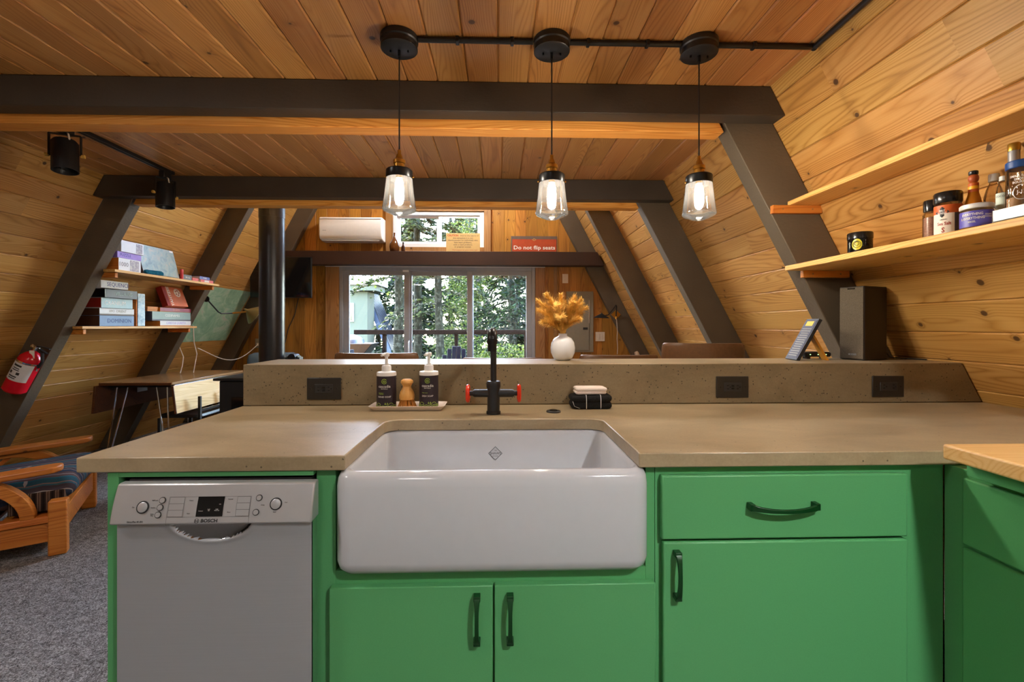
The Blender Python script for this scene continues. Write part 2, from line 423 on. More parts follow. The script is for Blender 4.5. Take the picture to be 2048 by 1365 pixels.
sloped_wall('wall_left', -1, 'sloping left wall of honey coloured horizontal planks behind the game shelves')

def ceiling(name, ya, yb, off, lab, joints):
    c = MB().box(XL(CEIL)-.05, XR(CEIL)+.05, ya, yb, CEIL+.019, CEIL+.09).build(name, 'ceil', kind='structure', label=lab, cat='ceiling', origin=(0, 0, 0))
    w = .1296; k0 = math.floor((XL(CEIL)-off)/w)
    k = k0
    while off+k*w < XR(CEIL):
        r = [ya, yb]
        if rnd.random() < joints: r = [ya, round(rnd.uniform(ya+.3, yb-.3), 2), yb]
        for a, b in zip(r[:-1], r[1:]):
            plank(c, round(b-a-.001, 2), w, basis((0, 1, 0), (1, 0, 0), (0, 0, -1), (off+(k+.5)*w, (a+b)/2, CEIL+.018)), 'ceil', ch=.006)
        k += 1
ceiling('ceiling', YB, 2.0, -.003, 'fir plank ceiling over the kitchen with black pendant canopies', .25)
ceiling('ceiling.001', 2.08, 3.30, .0214, 'fir plank ceiling bay between the two dark beams', .35)
MB().box(-3, 1.4, YO-.03, YO-.0, CEIL+.0, 6.0).build('wall_loft', 'far', kind='structure', label='loft end wall above the second beam', cat='wall')
MB().box(-4.2, 2.65, YB-.1, YB, 0, 2.4).build('wall_front', 'plaster', kind='structure', label='kitchen end wall behind the viewer', cat='wall')

# beams and rafters
def cross_beam(name, mat, y0, y1, z0, z1, lab, inner=False, m=.002):
    a, b = (XLI, XRI) if inner else (XL, XR)
    return MB().prism([(a(z0)+m, z0), (b(z0)-m, z0), (b(z1)-m, z1), (a(z1)+m, z1)], 'Y', y0, y1).build(name, mat, bevel=.004, kind='structure', label=lab, cat='beam')
cross_beam('trim_1', 'beam', 1.963, 2.048, 2.14, CEIL-.001, 'dark brown painted cross beam nearest the kitchen')
cross_beam('trim_2', 'fir_x', 2.052, 2.14, 2.103, CEIL, 'natural fir ledger behind the nearest dark beam', True, .02)
cross_beam('trim_3', 'beam', 3.255, 3.338, 2.125, CEIL-.001, 'dark brown painted cross beam at the loft edge')
cross_beam('trim_4', 'fir_x', 3.342, 3.43, 2.088, CEIL, 'natural fir ledger behind the loft edge beam', True, .02)
n = 5
for nm, y0, z1 in (('kitchen end', .78, CEIL), ('beam nearest the kitchen', 2.05, CEIL), ('loft edge beam', 3.34, 5.3), ('middle of the living room', 4.6, 5.3), ('far wall', 5.8, 5.3)):
    for side, inn, out in ((1, XRI, XR), (-1, XLI, XL)):
        z0 = .01
        b = MB().prism([(inn(z0), z0), (out(z0)-.002*side, z0), (out(z1)-.002*side, z1), (inn(z1), z1)], 'Y', y0, y0+.09)
        b.build('trim_%d' % n, 'rafter', bevel=.004, kind='structure', cat='rafter', label='brown painted %s rafter at the %s' % ('right' if side > 0 else 'left', nm))
        n += 1
fb = MB().prism([(XL(1.968)+.03, 1.968), (XR(1.968)-.03, 1.968), (XR(2.138)-.03, 2.138), (XL(2.138)+.03, 2.138)], 'Y', 5.65, 5.798)
fb.build('trim_%d' % n, 'farbeam', bevel=.004, kind='structure', cat='beam', label='oxblood stained ledge beam across the far wall above the sliding door'); n += 1

# far wall of vertical boards with a sliding door and a transom window
DX0, DX1, DZ = -2.032, .474, 1.972
WX0, WX1, WZ0, WZ1 = -1.353, -.187, 2.227, 2.69
bk = MB()
bk.box(-4, DX0, YF+.021, YF+.1, 0, DZ); bk.box(DX1, 2.5, YF+.021, YF+.1, 0, DZ)
bk.box(-3.3, 1.8, YF+.021, YF+.1, DZ, WZ0); bk.box(-3, WX0, YF+.021, YF+.1, WZ0, WZ1); bk.box(WX1, 1.5, YF+.021, YF+.1, WZ0, WZ1)
GZ0, GZ1 = 2.95, 5.15; gx0 = lambda z: XL(z)+.28; gx1 = lambda z: XR(z)-.28      # unseen gable glazing above the ledge beam, added to let in sky light
bk.box(-3, 1.4, YF+.021, YF+.1, WZ1, GZ0)
bk.prism([(-3, GZ0), (gx0(GZ0), GZ0), (gx0(GZ1), GZ1), (-3, GZ1)], 'Y', YF+.021, YF+.1); bk.prism([(gx1(GZ0), GZ0), (1.4, GZ0), (1.4, GZ1), (gx1(GZ1), GZ1)], 'Y', YF+.021, YF+.1)
bk.prism([(-2.0, GZ1), (.5, GZ1), (-.78, APEX+.3)], 'Y', YF+.021, YF+.1)
fw = bk.build('wall_far', 'far', kind='structure', label='far end wall of orange brown vertical cedar boards', cat='wall', origin=(0, 0, 0))
bw = .142; x = -3.9
while x < 2.4:
    xm = x+bw/2
    top = min(APEX, 1.5+(min(xm-(-3.16), 1.60-xm))*TS+.12)
    if top > .2:
        iv = [(0, min(top, 1.98)), (1.98, top)] if top > 2.0 else [(0, top)]
        for hx0, hx1, hz0, hz1 in ((DX0, DX1, 0, DZ), (WX0, WX1, WZ0, WZ1)):
            if xm > hx0 and xm < hx1:
                nv = []
                for a, b in iv:
                    if hz1 <= a or hz0 >= b: nv.append((a, b)); continue
                    if hz0 > a: nv.append((a, hz0))
                    if hz1 < b: nv.append((hz1, b))
                iv = nv
        if gx0(GZ0) < xm < gx1(GZ0): iv = [(a, min(b, GZ0)) for a, b in iv]
        for a, b in iv:
            if b-a > .03: plank(fw, round(b-a, 2), bw, basis((0, 0, 1), (1, 0, 0), (0, -1, 0), (xm, YF+.018, (a+b)/2)) @ Matrix.Scale(1, 4), 'far', ch=.0025)
    x += bw

def casing(name, pts, mat, lab):
    b = MB()
    for q in pts: b.box(*q)
    return b.build(name, mat, bevel=.003, kind='structure', label=lab, cat='trim')
casing('trim_%d' % n, [(-2.204, -2.035, 5.86, 5.9, .01, 1.982)], 'trimwood', 'cedar casing board left of the sliding door'); n += 1
casing('trim_%d' % n, [(.476, .60, 5.86, 5.9, .01, 1.982)], 'trimwood', 'cedar casing board right of the sliding door'); n += 1
casing('trim_%d' % n, [(.72, .76, 5.87, 5.9, .01, 1.982)], 'trimwood', 'narrow cedar batten beside the electrical panel'); n += 1
casing('trim_%d' % n, [(-2.204, .60, 5.845, 5.858, 1.968, 1.984)], 'white', 'thin white roller valance line above the sliding door'); n += 1

dr = thing('door_1', 'grey vinyl three panel sliding glass door to the deck', 'door', ((DX0+DX1)/2, 5.92, 0), kind='structure')
b = MB(); b.box(DX0, DX0+.045, 5.87, 5.99, .02, DZ); b.box(DX1-.045, DX1, 5.87, 5.99, .02, DZ); b.box(DX0+.045, DX1-.045, 5.87, 5.99, DZ-.05, DZ); b.box(DX0+.045, DX1-.045, 5.87, 5.99, .02, .05)
b.build('frame', 'vinyl', dr, True, bevel=.004)
for a, c, y, st in ((DX0+.046, -1.147, 5.915, .07), (-1.196, -.326, 5.945, .075), (-.406, DX1-.046, 5.905, .07)):
    s = MB(); s.box(a, a+st, y-.02, y+.02, .05, DZ-.05); s.box(c-st, c, y-.02, y+.02, .05, DZ-.05); s.box(a+st, c-st, y-.02, y+.02, DZ-.105, DZ-.05); s.box(a+st, c-st, y-.02, y+.02, .05, .13)
    sh = s.build('sash', 'vinyl', dr, True, bevel=.003)
    MB().box(a+st-.005, c-st+.005, y-.004, y+.004, .125, DZ-.10).build('pane', 'glass', sh, True)
hd = MB().tube([(-1.15, 5.89, .82), (-1.15, 5.85, .84), (-1.15, 5.85, 1.0), (-1.15, 5.89, 1.02)], .009, 8); hd.build('handle', 'whitevinyl', dr, True)
MB().box(-1.225, -1.15, 5.855, 5.885, 1.905, 1.93).build('latch', 'white', dr, True, bevel=.003)

gw = thing('added_gable_glazing', 'added unseen gable glazing high in the far wall', 'window', (-.78, 5.95, GZ0), kind='structure')  # extra opening added for daylight on the rafters and side walls
MB().prism([(gx0(GZ0), GZ0), (gx1(GZ0), GZ0), (gx1(GZ1), GZ1), (gx0(GZ1), GZ1)], 'Y', 5.95, 5.958).build('pane', 'glass', gw, True)
MB().box(-.82, -.74, 5.93, 5.98, GZ0, GZ1).box(gx0(GZ0), gx1(GZ0), 5.93, 5.98, GZ0-.02, GZ0+.05).build('frame', 'vinyl', gw, True)

wd = thing('window_1', 'white framed sliding transom window above the ledge beam', 'window', ((WX0+WX1)/2, 5.92, WZ0), kind='structure')
b = MB(); fr = .05
b.box(WX0, WX0+fr, 5.88, 5.98, WZ0, WZ1); b.box(WX1-fr, WX1, 5.88, 5.98, WZ0, WZ1); b.box(WX0+fr, WX1-fr, 5.88, 5.98, WZ0, WZ0+fr); b.box(WX0+fr, WX1-fr, 5.88, 5.98, WZ1-fr, WZ1)
b.build('frame', 'whitevinyl', wd, True, bevel=.003)
for a, c, y in ((WX0+fr, -.765, 5.94), (-.771, WX1-fr, 5.91)):
    s = MB(); st = .035; s.box(a, a+st, y-.012, y+.012, WZ0+fr, WZ1-fr); s.box(c-st, c, y-.012, y+.012, WZ0+fr, WZ1-fr); s.box(a+st, c-st, y-.012, y+.012, WZ0+fr, WZ0+fr+.03); s.box(a+st, c-st, y-.012, y+.012, WZ1-fr-.03, WZ1-fr)
    sh = s.build('sash', 'whitevinyl', wd, True)
    MB().box(a+st-.004, c-st+.004, y-.003, y+.003, WZ0+fr+.026, WZ1-fr-.026).build('pane', 'glass', sh, True)
casing('trim_%d' % n, [(WX0-.09, WX0-.002, 5.86, 5.9, WZ0-.075, WZ1+.1), (WX1+.002, WX1+.09, 5.86, 5.9, WZ0-.075, WZ1+.1), (WX0-.002, WX1+.002, 5.86, 5.9, WZ0-.075, WZ0-.001), (WX0-.002, WX1+.002, 5.86, 5.9, WZ1+.001, WZ1+.1)], 'trimwood', 'cedar casing around the transom window'); n += 1

# ------------------------------------------------------------------ kitchen peninsula
CT = .915
notch = [(-.356, 1.065)]
for i in range(7):
    a = PI-PI/2*i/6; notch.append((-.356+.045+.045*math.cos(a), 1.421+.045*math.sin(a)))
for i in range(7):
    a = PI/2-PI/2*i/6; notch.append((.332-.045+.045*math.cos(a), 1.421+.045*math.sin(a)))
notch.append((.332, 1.065))
poly = [(-.962, 1.065)]+notch+[(XR(CT)-.004, 1.065), (XR(CT)-.004, 1.735), (-.958, 1.735)]
cb = MB().prism(poly, 'Z', CT-.035, CT)
cb.build('countertop', 'concrete', bevel=.003, label='tan polished concrete worktop with a notch for the white sink', cat='countertop', origin=(0, 1.4, CT))
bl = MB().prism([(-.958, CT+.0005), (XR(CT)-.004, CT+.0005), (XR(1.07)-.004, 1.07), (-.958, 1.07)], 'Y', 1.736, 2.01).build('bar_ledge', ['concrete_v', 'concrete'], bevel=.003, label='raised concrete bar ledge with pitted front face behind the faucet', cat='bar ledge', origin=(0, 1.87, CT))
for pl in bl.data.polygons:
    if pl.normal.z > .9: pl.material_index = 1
MB().box(-.94, XR(.6)-.3, 1.76, 1.93, 0, CT-.001).box(-.94, 1.70, 1.93, 1.95, 0, CT-.001).build('wall_bar', 'far', kind='structure', label='low wall carrying the raised bar', cat='wall')

FY = 1.086   # face frame front, doors sit in front of it
def handle(parent, c, L, vert, mat='green_dark', face=(0, -1, 0)):
    """bowed cabinet pull with two splayed feet; c is its centre on the door face"""
    f = Vector(face); ax = Vector((0, 0, 1)) if vert else f.cross(Vector((0, 0, 1))).normalized()
    up = Vector((0, 0, 1)) if not vert else f.cross(Vector((0, 0, 1))).normalized()
    c = Vector(c); b = MB(); pts = []
    for i in range(13):
        t = -1+2*i/12; pts.append(c+ax*(t*L/2)+f*(.026*(1-t*t)**.6*.55+.012)-up*(.006*(1-t*t))*(0 if vert else 1))
    L2 = []
    for i, p in enumerate(pts):
        d = (pts[min(12, i+1)]-pts[max(0, i-1)]).normalized(); q = d.cross(up).normalized(); wv = .0045+.0035*abs(-1+2*i/12)**3
        L2.append([p+up*(sx*wv)+q*(sy*.0035) for sx, sy in ((-1, -1), (1, -1), (1, 1), (-1, 1))])
    b.loft(L2)
    for t in (-1, 1):
        e = c+ax*(t*L/2*.95); b.bar(e-f*.001, e+f*.018, .016, .012, up=tuple(ax))
    return b.build('handle', mat, parent, True, bevel=.0012)

# dishwasher surround
ds = thing('dishwasher_surround', 'green painted end panel and stiles framing the dishwasher', 'cabinet', (-.67, 1.4, 0))
MB().box(-.896, -.878, 1.09, 1.7, 0, .879).build('end_panel', 'green', ds, True, bevel=.002)
MB().box(-.896, -.871, 1.07, 1.09, 0, .879).build('stile', 'green', ds, True, bevel=.001)
MB().box(-.871, -.430, 1.07, 1.09, .868, .879).build('top_rail', 'green', ds, True, bevel=.001)

# sink base cabinet
sk = thing('sink_cabinet', 'green two door base cabinet under the white farmhouse sink', 'cabinet', (-.015, 1.4, 0))
b = MB(); b.box(-.429, -.384, FY, 1.72, 0, .879); b.box(.354, .376, FY, 1.72, 0, .879); b.box(-.384, .354, FY, FY+.02, .08, .637); b.box(-.384, .354, 1.70, 1.72, .08, .637); b.box(-.384, .354, FY+.02, 1.70, .08, .10)
b.build('body', 'green', sk, True, bevel=.001)
for x0, x1, hx in ((-.393, -.0135, -.050), (-.009, .372, .027)):
    d = MB().box(x0, x1, FY-.019, FY-.001, .10, .6065).build('door', 'green', sk, True, bevel=.0025)
    handle(d, (hx, FY-.019, .533), .108, True)

# drawer base cabinet
dc = thing('drawer_cabinet', 'green base cabinet with one drawer over a door right of the sink', 'cabinet', (.7, 1.4, 0))
b = MB(); b.box(.377, 1.092, FY, FY+.02, .08, .879); b.box(.377, .395, FY+.02, 1.72, 0, .879); b.box(1.072, 1.092, FY+.02, 1.72, 0, .879); b.box(.395, 1.072, 1.70, 1.72, 0, .879)
b.build('body', 'green', dc, True, bevel=.001)
d = MB().box(.387, .986, FY-.019, FY-.001, .7075, .860).build('drawer', 'green', dc, True, bevel=.004)
handle(d, (.675, FY-.019, .788), .164, False)
d = MB().box(.391, .986, FY-.019, FY-.001, .10, .7015).build('door', 'green', dc, True, bevel=.004)
handle(d, (.421, FY-.019, .628), .107, True)

# right run under the wooden board
rc = thing('corner_cabinet', 'green base cabinet with drawers turning the corner under the butcher block', 'cabinet', (1.5, .5, 0))
MB().box(1.094, XR(.915)-.02, -.2, 1.085, 0, .879).box(1.05, XR(.915)-.02, -.2, .99, .8795, .915).build('body', 'green', rc, True, bevel=.001)
MB().box(1.080, 1.093, .43, 1.03, .7075, .862).build('drawer', 'green', rc, True, bevel=.004)
MB().box(1.080, 1.093, .43, 1.03, .10, .7015).build('door', 'green', rc, True, bevel=.004)
bb = MB()
bb.box(1.0, XR(.95)-.006, -.2, .997, .916, .950)
bb.build('butcher_block', 'board', bevel=.005, seg=3, label='pale wooden butcher block board at the right edge of the counter', cat='board')

# ------------------------------------------------------------------ farmhouse sink
cx, cyk = -.0115, 1.272; hx, hy = .3665, .229
sb = MB(); zt = .8785; L = []
for z, ins, r in ((.640, .030, .03), (.644, .016, .034), (.655, .005, .04), (.672, 0, .042), (.845, 0, .042), (.862, .003, .04), (.873, .009, .038), (zt, .018, .034), (zt, .030, .03), (.874, .034, .03), (.862, .037, .032), (.70, .045, .05), (.68, .055, .05), (.672, .075, .05)):
    hyy = hy-ins
    # the apron is thicker than the other walls
    L.append(rrect(cx, cyk, hx-ins*.72, hyy, max(.012, r), z, 7))
sink = thing('farmhouse_sink', 'white glazed apron front farmhouse sink under the faucet', 'sink', (cx, cyk, .64))
sb.loft(L).build('basin', 'fireclay', sink, True, angle=60)
MB().cyl((cx, cyk+.03, .6725), (cx, cyk+.03, .6745), .045, n=24).build('drain', 'chrome', sink, True)
lg = MB(); yb_ = 1.4610
ztc = .807
for i in range(4):
    p = [(0, 1), (1, 0), (0, -1), (-1, 0)]; a = p[i]; c_ = p[(i+1) % 4]; s_ = .0215
    lg.bar((cx+.0015+a[0]*s_, yb_-.0025, ztc+a[1]*s_), (cx+.0015+c_[0]*s_, yb_-.0025, ztc+c_[1]*s_), .0012, .0012, up=(0, 1, 0))
lg.build('emblem', 'dark_ink', sink, True)
text('SHAWS', .0105, 'dark_ink', sink, T(cx+.0015, yb_-.0035, ztc) @ RX)
text('THE', .0045, 'dark_ink', sink, T(cx+.0015, yb_-.0035, ztc+.0095) @ RX)
text('ORIGINAL', .0042, 'dark_ink', sink, T(cx+.0015, yb_-.0035, ztc-.0085) @ RX)

# ------------------------------------------------------------------ dishwasher
dw = thing('dishwasher', 'stainless steel slimline dishwasher with sloping control panel', 'dishwasher', (-.655, 1.35, 0))
dx0, dx1 = -.855, -.424
TH = math.radians(1.6995); ux = lambda px, y: y*math.tan(math.atan((px-1024)/910)+TH)
gx, gz = 110, 110; zb, ztp = .10, .780; vsx = []; fc = []
cxh = ux(423, 1.042); az, bz = .090, .046
for j in range(gz+1):
    tz = j/gz; z = zb+(ztp-zb)*(1-(1-tz)**1.6)
    for i in range(gx+1):
        xx = dx0+(dx1-dx0)*i/gx
        r2 = ((xx-cxh)/az)**2+((ztp-z)/bz)**2
        dep = .034*max(0, 1-r2)**.6 if r2 < 1 else 0
        dep -= .0022*math.exp(-((math.sqrt(r2)-1.05)/.10)**2)
        vsx.append((xx, 1.043+dep+.004*((xx-(dx0+dx1)/2)/.2235)**8, z))
for j in range(gz):
    for i in range(gx): a = j*(gx+1)+i; fc.append((a, a+1, a+gx+2, a+gx+1))
b = MB(); b.add(vsx, fc)
b.mi = [1 if ((sum(vsx[q][0] for q in f_)/4-cxh)/az)**2+((ztp-sum(vsx[q][2] for q in f_)/4)/bz)**2 < .97 else 0 for f_ in fc]
b.build('door', ['steel', 'chrome'], dw, True, angle=80)
MB().box(dx0+.004, dx1-.012, 1.076, 1.65, .02, .862).build('tub', 'black_plastic', dw, True)
MB().box(dx0-.001, dx0+.006, 1.049, 1.075, .10, .84).build('door_edge', 'chrome', dw, True)
MB().box(dx1-.006, dx1+.001, 1.049, 1.075, .10, .84).build('door_edge', 'chrome', dw, True)
# control panel: local frame (u along X, v up the slope)
P0 = Vector((0, 1.030, .7755)); P1 = Vector((0, 1.054, .857)); sl = (P1-P0); PH = sl.length; sl.normalize()
nrm = Vector((0, -sl.z, sl.y))
prof = []
for i in range(9):
    t = i/8; p = P0+sl*(PH*t)+nrm*(.0025*math.sin(PI*t)); prof.append((p.y, p.z))
prof += [(1.062, .859), (1.075, .859), (1.075, .776), (1.036, .7735)]
MB().prism(prof, 'X', dx0-.005, dx1+.005).build('control_panel', 'panel', dw, True, bevel=.003, angle=50)
def pp(px, py, lift=.0002):
    u = ux(px, 1.041)
    v = 1-(py-965)/84.0; t = max(0, min(1, v))
    p = P0+sl*(PH*v)+nrm*(.0025*math.sin(PI*t)+lift); return Vector((u, p.y, p.z))
PM_ = lambda px, py, lift=.0008: Matrix.Translation(pp(px, py, lift)) @ Matrix.Rotation(math.atan2(sl.z, sl.y), 4, 'X')
def pbtn(px, py, rpx, ring=True):
    r = rpx*1.041/910; c = pp(px, py)
    if ring: MB().cyl(c-nrm*.001, c+nrm*.0012, r*1.24, n=20).build('button_ring', 'dark_ink', dw, True)
    MB().lathe([(r, -.001), (r, .002), (r*.85, .003)], c, 20, nrm).build('button', 'panel', dw, True)
pbtn(288, 1013, 9.5); pbtn(553, 1009, 9.5)
for px, py in ((325, 999), (323, 1014), (321, 1029), (518, 996), (515, 1026)): pbtn(px, py, 5)
b = MB()
def pquad(b, x0, y0, x1, y1, lift):
    k_ = max(1, int(abs(y1-y0)/4)); rows = [y1+(y0-y1)*i/k_ for i in range(k_+1)]
    b.add([pp(xx, yy_, lift) for yy_ in rows for xx in (x0, x1)], [(2*i, 2*i+1, 2*i+3, 2*i+2) for i in range(k_)])
def prect(b, x0, y0, x1, y1, lift=.0006, w=.55):
    for q in ((x0, y0, x1, y0+w), (x0, y1-w, x1, y1), (x0, y0, x0+w, y1), (x1-w, y0, x1, y1)): pquad(b, *q, lift)
for j in range(3):
    for x0, x1 in ((340, 369), (475, 501)):
        y0 = 993+j*13.5
        bt = MB(); a0, a1, a2, a3 = pp(x0, y0+13, .0008), pp(x1, y0+13, .0008), pp(x1, y0, .0008), pp(x0, y0, .0008)
        bt.add([a0, a1, a2, a3, a0-nrm*.002, a1-nrm*.002, a2-nrm*.002, a3-nrm*.002], [(0, 1, 2, 3), (0, 4, 5, 1), (1, 5, 6, 2), (2, 6, 7, 3), (3, 7, 4, 0)])
        bt.build('programme_button', 'panel', dw, True, flat=True)
        prect(b, x0-.4, y0-.4, x1+.4, y0+13.4, .0009)
prect(b, 338, 992, 502, 1050, .0005); pquad(b, 338, 1034, 502, 1034.6, .0005)
b.build('panel_lines', 'grey_ink', dw, True, flat=True, kind='stuff')
dsp = MB(); pquad(dsp, 396, 992, 449, 1033.5, .0007); dsp.build('display', 'gloss_black', dw, True, flat=True)
text('BOSCH', .0098, 'dark_ink', dw, PM_(424, 1042.5), bold=.0003, width=.036)
lo = MB(); c0 = pp(399, 1042.5, .0005); u_ = Vector((1, 0, 0))
ringp = [c0+(u_*math.cos(2*PI*i/20)+sl*math.sin(2*PI*i/20))*.0048 for i in range(21)]
lo.tube(ringp, .0004, 5); lo.bar(c0-u_*.0024-sl*.003, c0-u_*.0024+sl*.003, .0007, .0007); lo.bar(c0+u_*.0024-sl*.003, c0+u_*.0024+sl*.003, .0007, .0007); lo.bar(c0-u_*.0024, c0+u_*.0024, .0007, .0007)
lo.build('logo', 'dark_ink', dw, True)
for s, px, py, sz in (('SilencePlus 48 dBA', 277, 1043, .0046), ('Sanitize', 309, 1014, .0034), ('Half Load', 310, 999, .0034), ('Extra\nDry', 309, 1029, .0034), ('Heavy', 383, 1000, .0034), ('Auto', 381, 1027, .0034), ('Normal', 461, 998, .0034), ('Rinse', 461, 1025, .0034), ('Delay', 527, 1011, .0036), ('Start', 573, 1006, .0034), ('Reset', 552, 1026, .003), ('On', 269, 1013, .004)):
    text(s, sz, 'dark_ink', dw, PM_(px, py))
for s, px, py in (('Sanitized', 405, 1022), ('Refill\nSalt', 421, 1020), ('Refill\nRinse Aid', 437, 1020), ('min', 442, 1008)):
    text(s, .0027, 'white_ink', dw, PM_(px, py, .0014))
# ------------------------------------------------------------------ things on the counter
fa = thing('faucet', 'matte black bridge faucet with two red wheel handles', 'faucet', (-.017, 1.556, CT))
fx, fy = -.017, 1.556
MB().lathe([(.024, 0), (.0245, .003), (.0245, .009), (.0215, .012), (.0213, .085), (.024, .093), (.024, .108), (.0215, .112), (.011, .113)], (fx, fy, CT), 28).build('body', 'black', fa, True)
sp = [(fx, fy, CT+.10), (fx, fy, 1.160)]
for i in range(1, 9):
    a = PI/2*i/8; sp.append((fx, fy-.035*(1-math.cos(a)), 1.160+.035*math.sin(a)))
sp.append((fx, fy-.165, 1.195))
MB().tube(sp, .0105, 14).build('spout', 'black', fa, True)
b = MB(); el = [(fx-.002, fy-.160, 1.195)]
for i in range(1, 7):
    a = PI/2*i/6; el.append((fx-.002, fy-.160-.022*math.sin(a), 1.195-.022*(1-math.cos(a))))
b.tube(el, .0145, 14); e = el[-1]
b.cyl(e, (e[0], e[1], e[2]-.012), .0155, n=18); b.cyl((e[0], e[1], e[2]-.012), (e[0], e[1], e[2]-.034), .0135, n=18); b.cyl((e[0], e[1], e[2]+.001), (e[0], e[1], e[2]-.003), .0165, n=18)
b.build('spout_end', 'black_metal', fa, True)
zc = .985
for s in (-1, 1):
    b = MB(); b.cyl((fx+s*.015, fy, zc), (fx+s*.066, fy, zc), .0135, n=18); b.cyl((fx+s*.066, fy, zc), (fx+s*.070, fy, zc), .0115, n=18); b.cyl((fx+s*.070, fy, zc), (fx+s*.082, fy, zc), .0085, n=14)
    arm = b.build('valve_arm', 'black', fa, True)
    w = MB(); xw = fx+s*.087
    w.tube([(xw, fy+.0245*math.cos(2*PI*i/28), zc+.0245*math.sin(2*PI*i/28)) for i in range(29)], .0068, 10, False)
    for k in range(5):
        a = 2*PI*k/5+.3; w.cyl((xw, fy, zc), (xw, fy+.022*math.cos(a), zc+.022*math.sin(a)), .0045, .004, 8)
    w.cyl((xw-.006, fy, zc), (xw+.006, fy, zc), .009, n=14)
    w.build('wheel_handle', 'red', fa, True)

ag = thing('disposal_button', 'small round black disposal switch set in the counter', 'switch', (.192, 1.583, CT))
MB().lathe([(.0255, 0), (.0255, .003), (.023, .0055), (.016, .006), (.015, .0045)], (.192, 1.583, CT), 26).build('rim', 'black', ag, True)
MB().lathe([(.0135, .003), (.0135, .0075), (.010, .009)], (.192, 1.583, CT), 20).build('button', 'gloss_black', ag, True)

# tray with two soap bottles and a brush
tr = MB(); tx, ty = -.325, 1.662
tr.loft([rrect(tx, ty, .118, .042, .008, CT+.0005), rrect(tx, ty, .121, .045, .010, CT+.002), rrect(tx, ty, .1345, .056, .014, CT+.017), rrect(tx, ty, .1325, .054, .013, CT+.0175), rrect(tx, ty, .119, .043, .009, CT+.005)])
tr.build('soap_tray', 'bisque', label='white ceramic tray holding two soap bottles and a brush', cat='tray', angle=50)
def soap(x, y, lab, word, sub):
    z = CT+.0056; t = thing('soap_bottle', lab, 'bottle', (x, y, z), group='soap bottles on the tray'); r = .0345
    MB().lathe([(r-.003, 0), (r, .003), (r, .116)], (x, y, z), 32).build('body', 'label_dark', t, True)
    MB().lathe([(r+.0002, .116), (r+.0004, .124), (r-.001, .129), (r-.012, .131), (.017, .132), (.017, .147), (.0155, .152), (.010, .153)], (x, y, z), 32).build('shoulder', 'white', t, True)
    b = MB(); b.cyl((x, y, z+.152), (x, y, z+.158), .0095, n=16); b.cyl((x, y, z+.158), (x, y, z+.186), .0055, n=12); b.lathe([(.0085, .184), (.0105, .188), (.0105, .196), (.0085, .198)], (x, y, z), 16)
    b.tube([(x, y, z+.193), (x-.004, y-.012, z+.194), (x-.010, y-.030, z+.190)], .0045, 8)
    b.build('pump', 'white', t, True)
    def on(dx, zz, lift=.0006):
        a = math.asin(max(-1, min(1, dx/r))); return T(x+(r+lift)*math.sin(a), y-(r+lift)*math.cos(a), z+zz) @ Matrix.Rotation(a, 4, 'Z') @ RX
    def curved(body, size, mat, zz, dx=0, align='CENTER'):
        key = text(body, size, mat, t, Matrix.Identity(4), align, world=False)
        for vtx in key.data.vertices:
            X_, Y_, Z_ = vtx.co; a = (X_+dx)/r; rr = r+.0004+Z_
            vtx.co = (rr*math.sin(a), -rr*math.cos(a), zz+Y_)
        return key
    curved('cascadia', .0135, 'white_ink', .080, 0); curved('NATURALS', .0048, 'white_ink', .0715, 0)
    curved(sub, .0045, 'lime', .055, -.021, 'LEFT'); curved(word, .0085, 'white_ink', .043, 0)
    g = MB()
    def cpt(u, zz): a = u/r; return (x+(r+.0006)*math.sin(a), y-(r+.0006)*math.cos(a), z+zz)
    for rr0, th in ((.0085, .0018), (.004, .0014)):
        g.tube([cpt(rr0*math.cos(q), .098+rr0*math.sin(q)) for q in [.5+i*(2*PI-.9)/16 for i in range(17)]], th*.55, 5)
    g.tube([cpt(-.004+.012*i/6, .0975) for i in range(7)], .0009, 5)
    for zz in (.006, .011):
        g.tube([cpt(-.05+.1*i/40, zz+.0016*math.sin(i*1.1)) for i in range(41)], .0007, 5)
    for u0 in (-.022, .024):
        g.tube([cpt(u0+.009*math.cos(q), .013+.008*math.sin(q)) for q in [PI*i/8 for i in range(9)]], .0006, 5)
    for u0 in (.004, .011):
        g.tube([cpt(u0, .014), cpt(u0, .023)], .0007, 5); g.tube([cpt(u0-.0025, .017), cpt(u0, .021), cpt(u0+.0025, .017)], .0008, 5)
    g.build('print', 'lime', t, True, kind='stuff')
soap(-.404, 1.655, 'dark hand soap pump bottle at the left end of the tray', 'HAND SOAP', 'Eucalyptus\n+ lavender')
soap(-.2545, 1.672, 'dark dish soap pump bottle between the brush and the faucet', 'DISH SOAP', 'Fresh citrus')
bx, by, bz = -.3305, 1.655, CT+.0056
br = thing('dish_brush', 'round wooden dish brush with tan bristles on the tray', 'brush', (bx, by, bz))
MB().lathe([(.0255, .030), (.027, .033), (.027, .046), (.0235, .058), (.016, .070), (.0145, .077), (.018, .084), (.0225, .090), (.0215, .097), (.015, .1025), (.004, .1035)], (bx, by, bz), 28).build('handle', 'brushwood', br, True)
b = MB()
for i in range(190):
    a = rnd.uniform(0, 2*PI); q = math.sqrt(rnd.random()); r0 = .023*q; r1 = .034*q+rnd.uniform(-.002, .002)
    b.cyl((bx+r0*math.cos(a), by+r0*math.sin(a), bz+.032), (bx+r1*math.cos(a+.05), by+r1*math.sin(a+.05), bz+.001+.003*rnd.random()), .0009, .0007, 4)
b.build('bristles', 'bristle', br, True, kind='stuff')

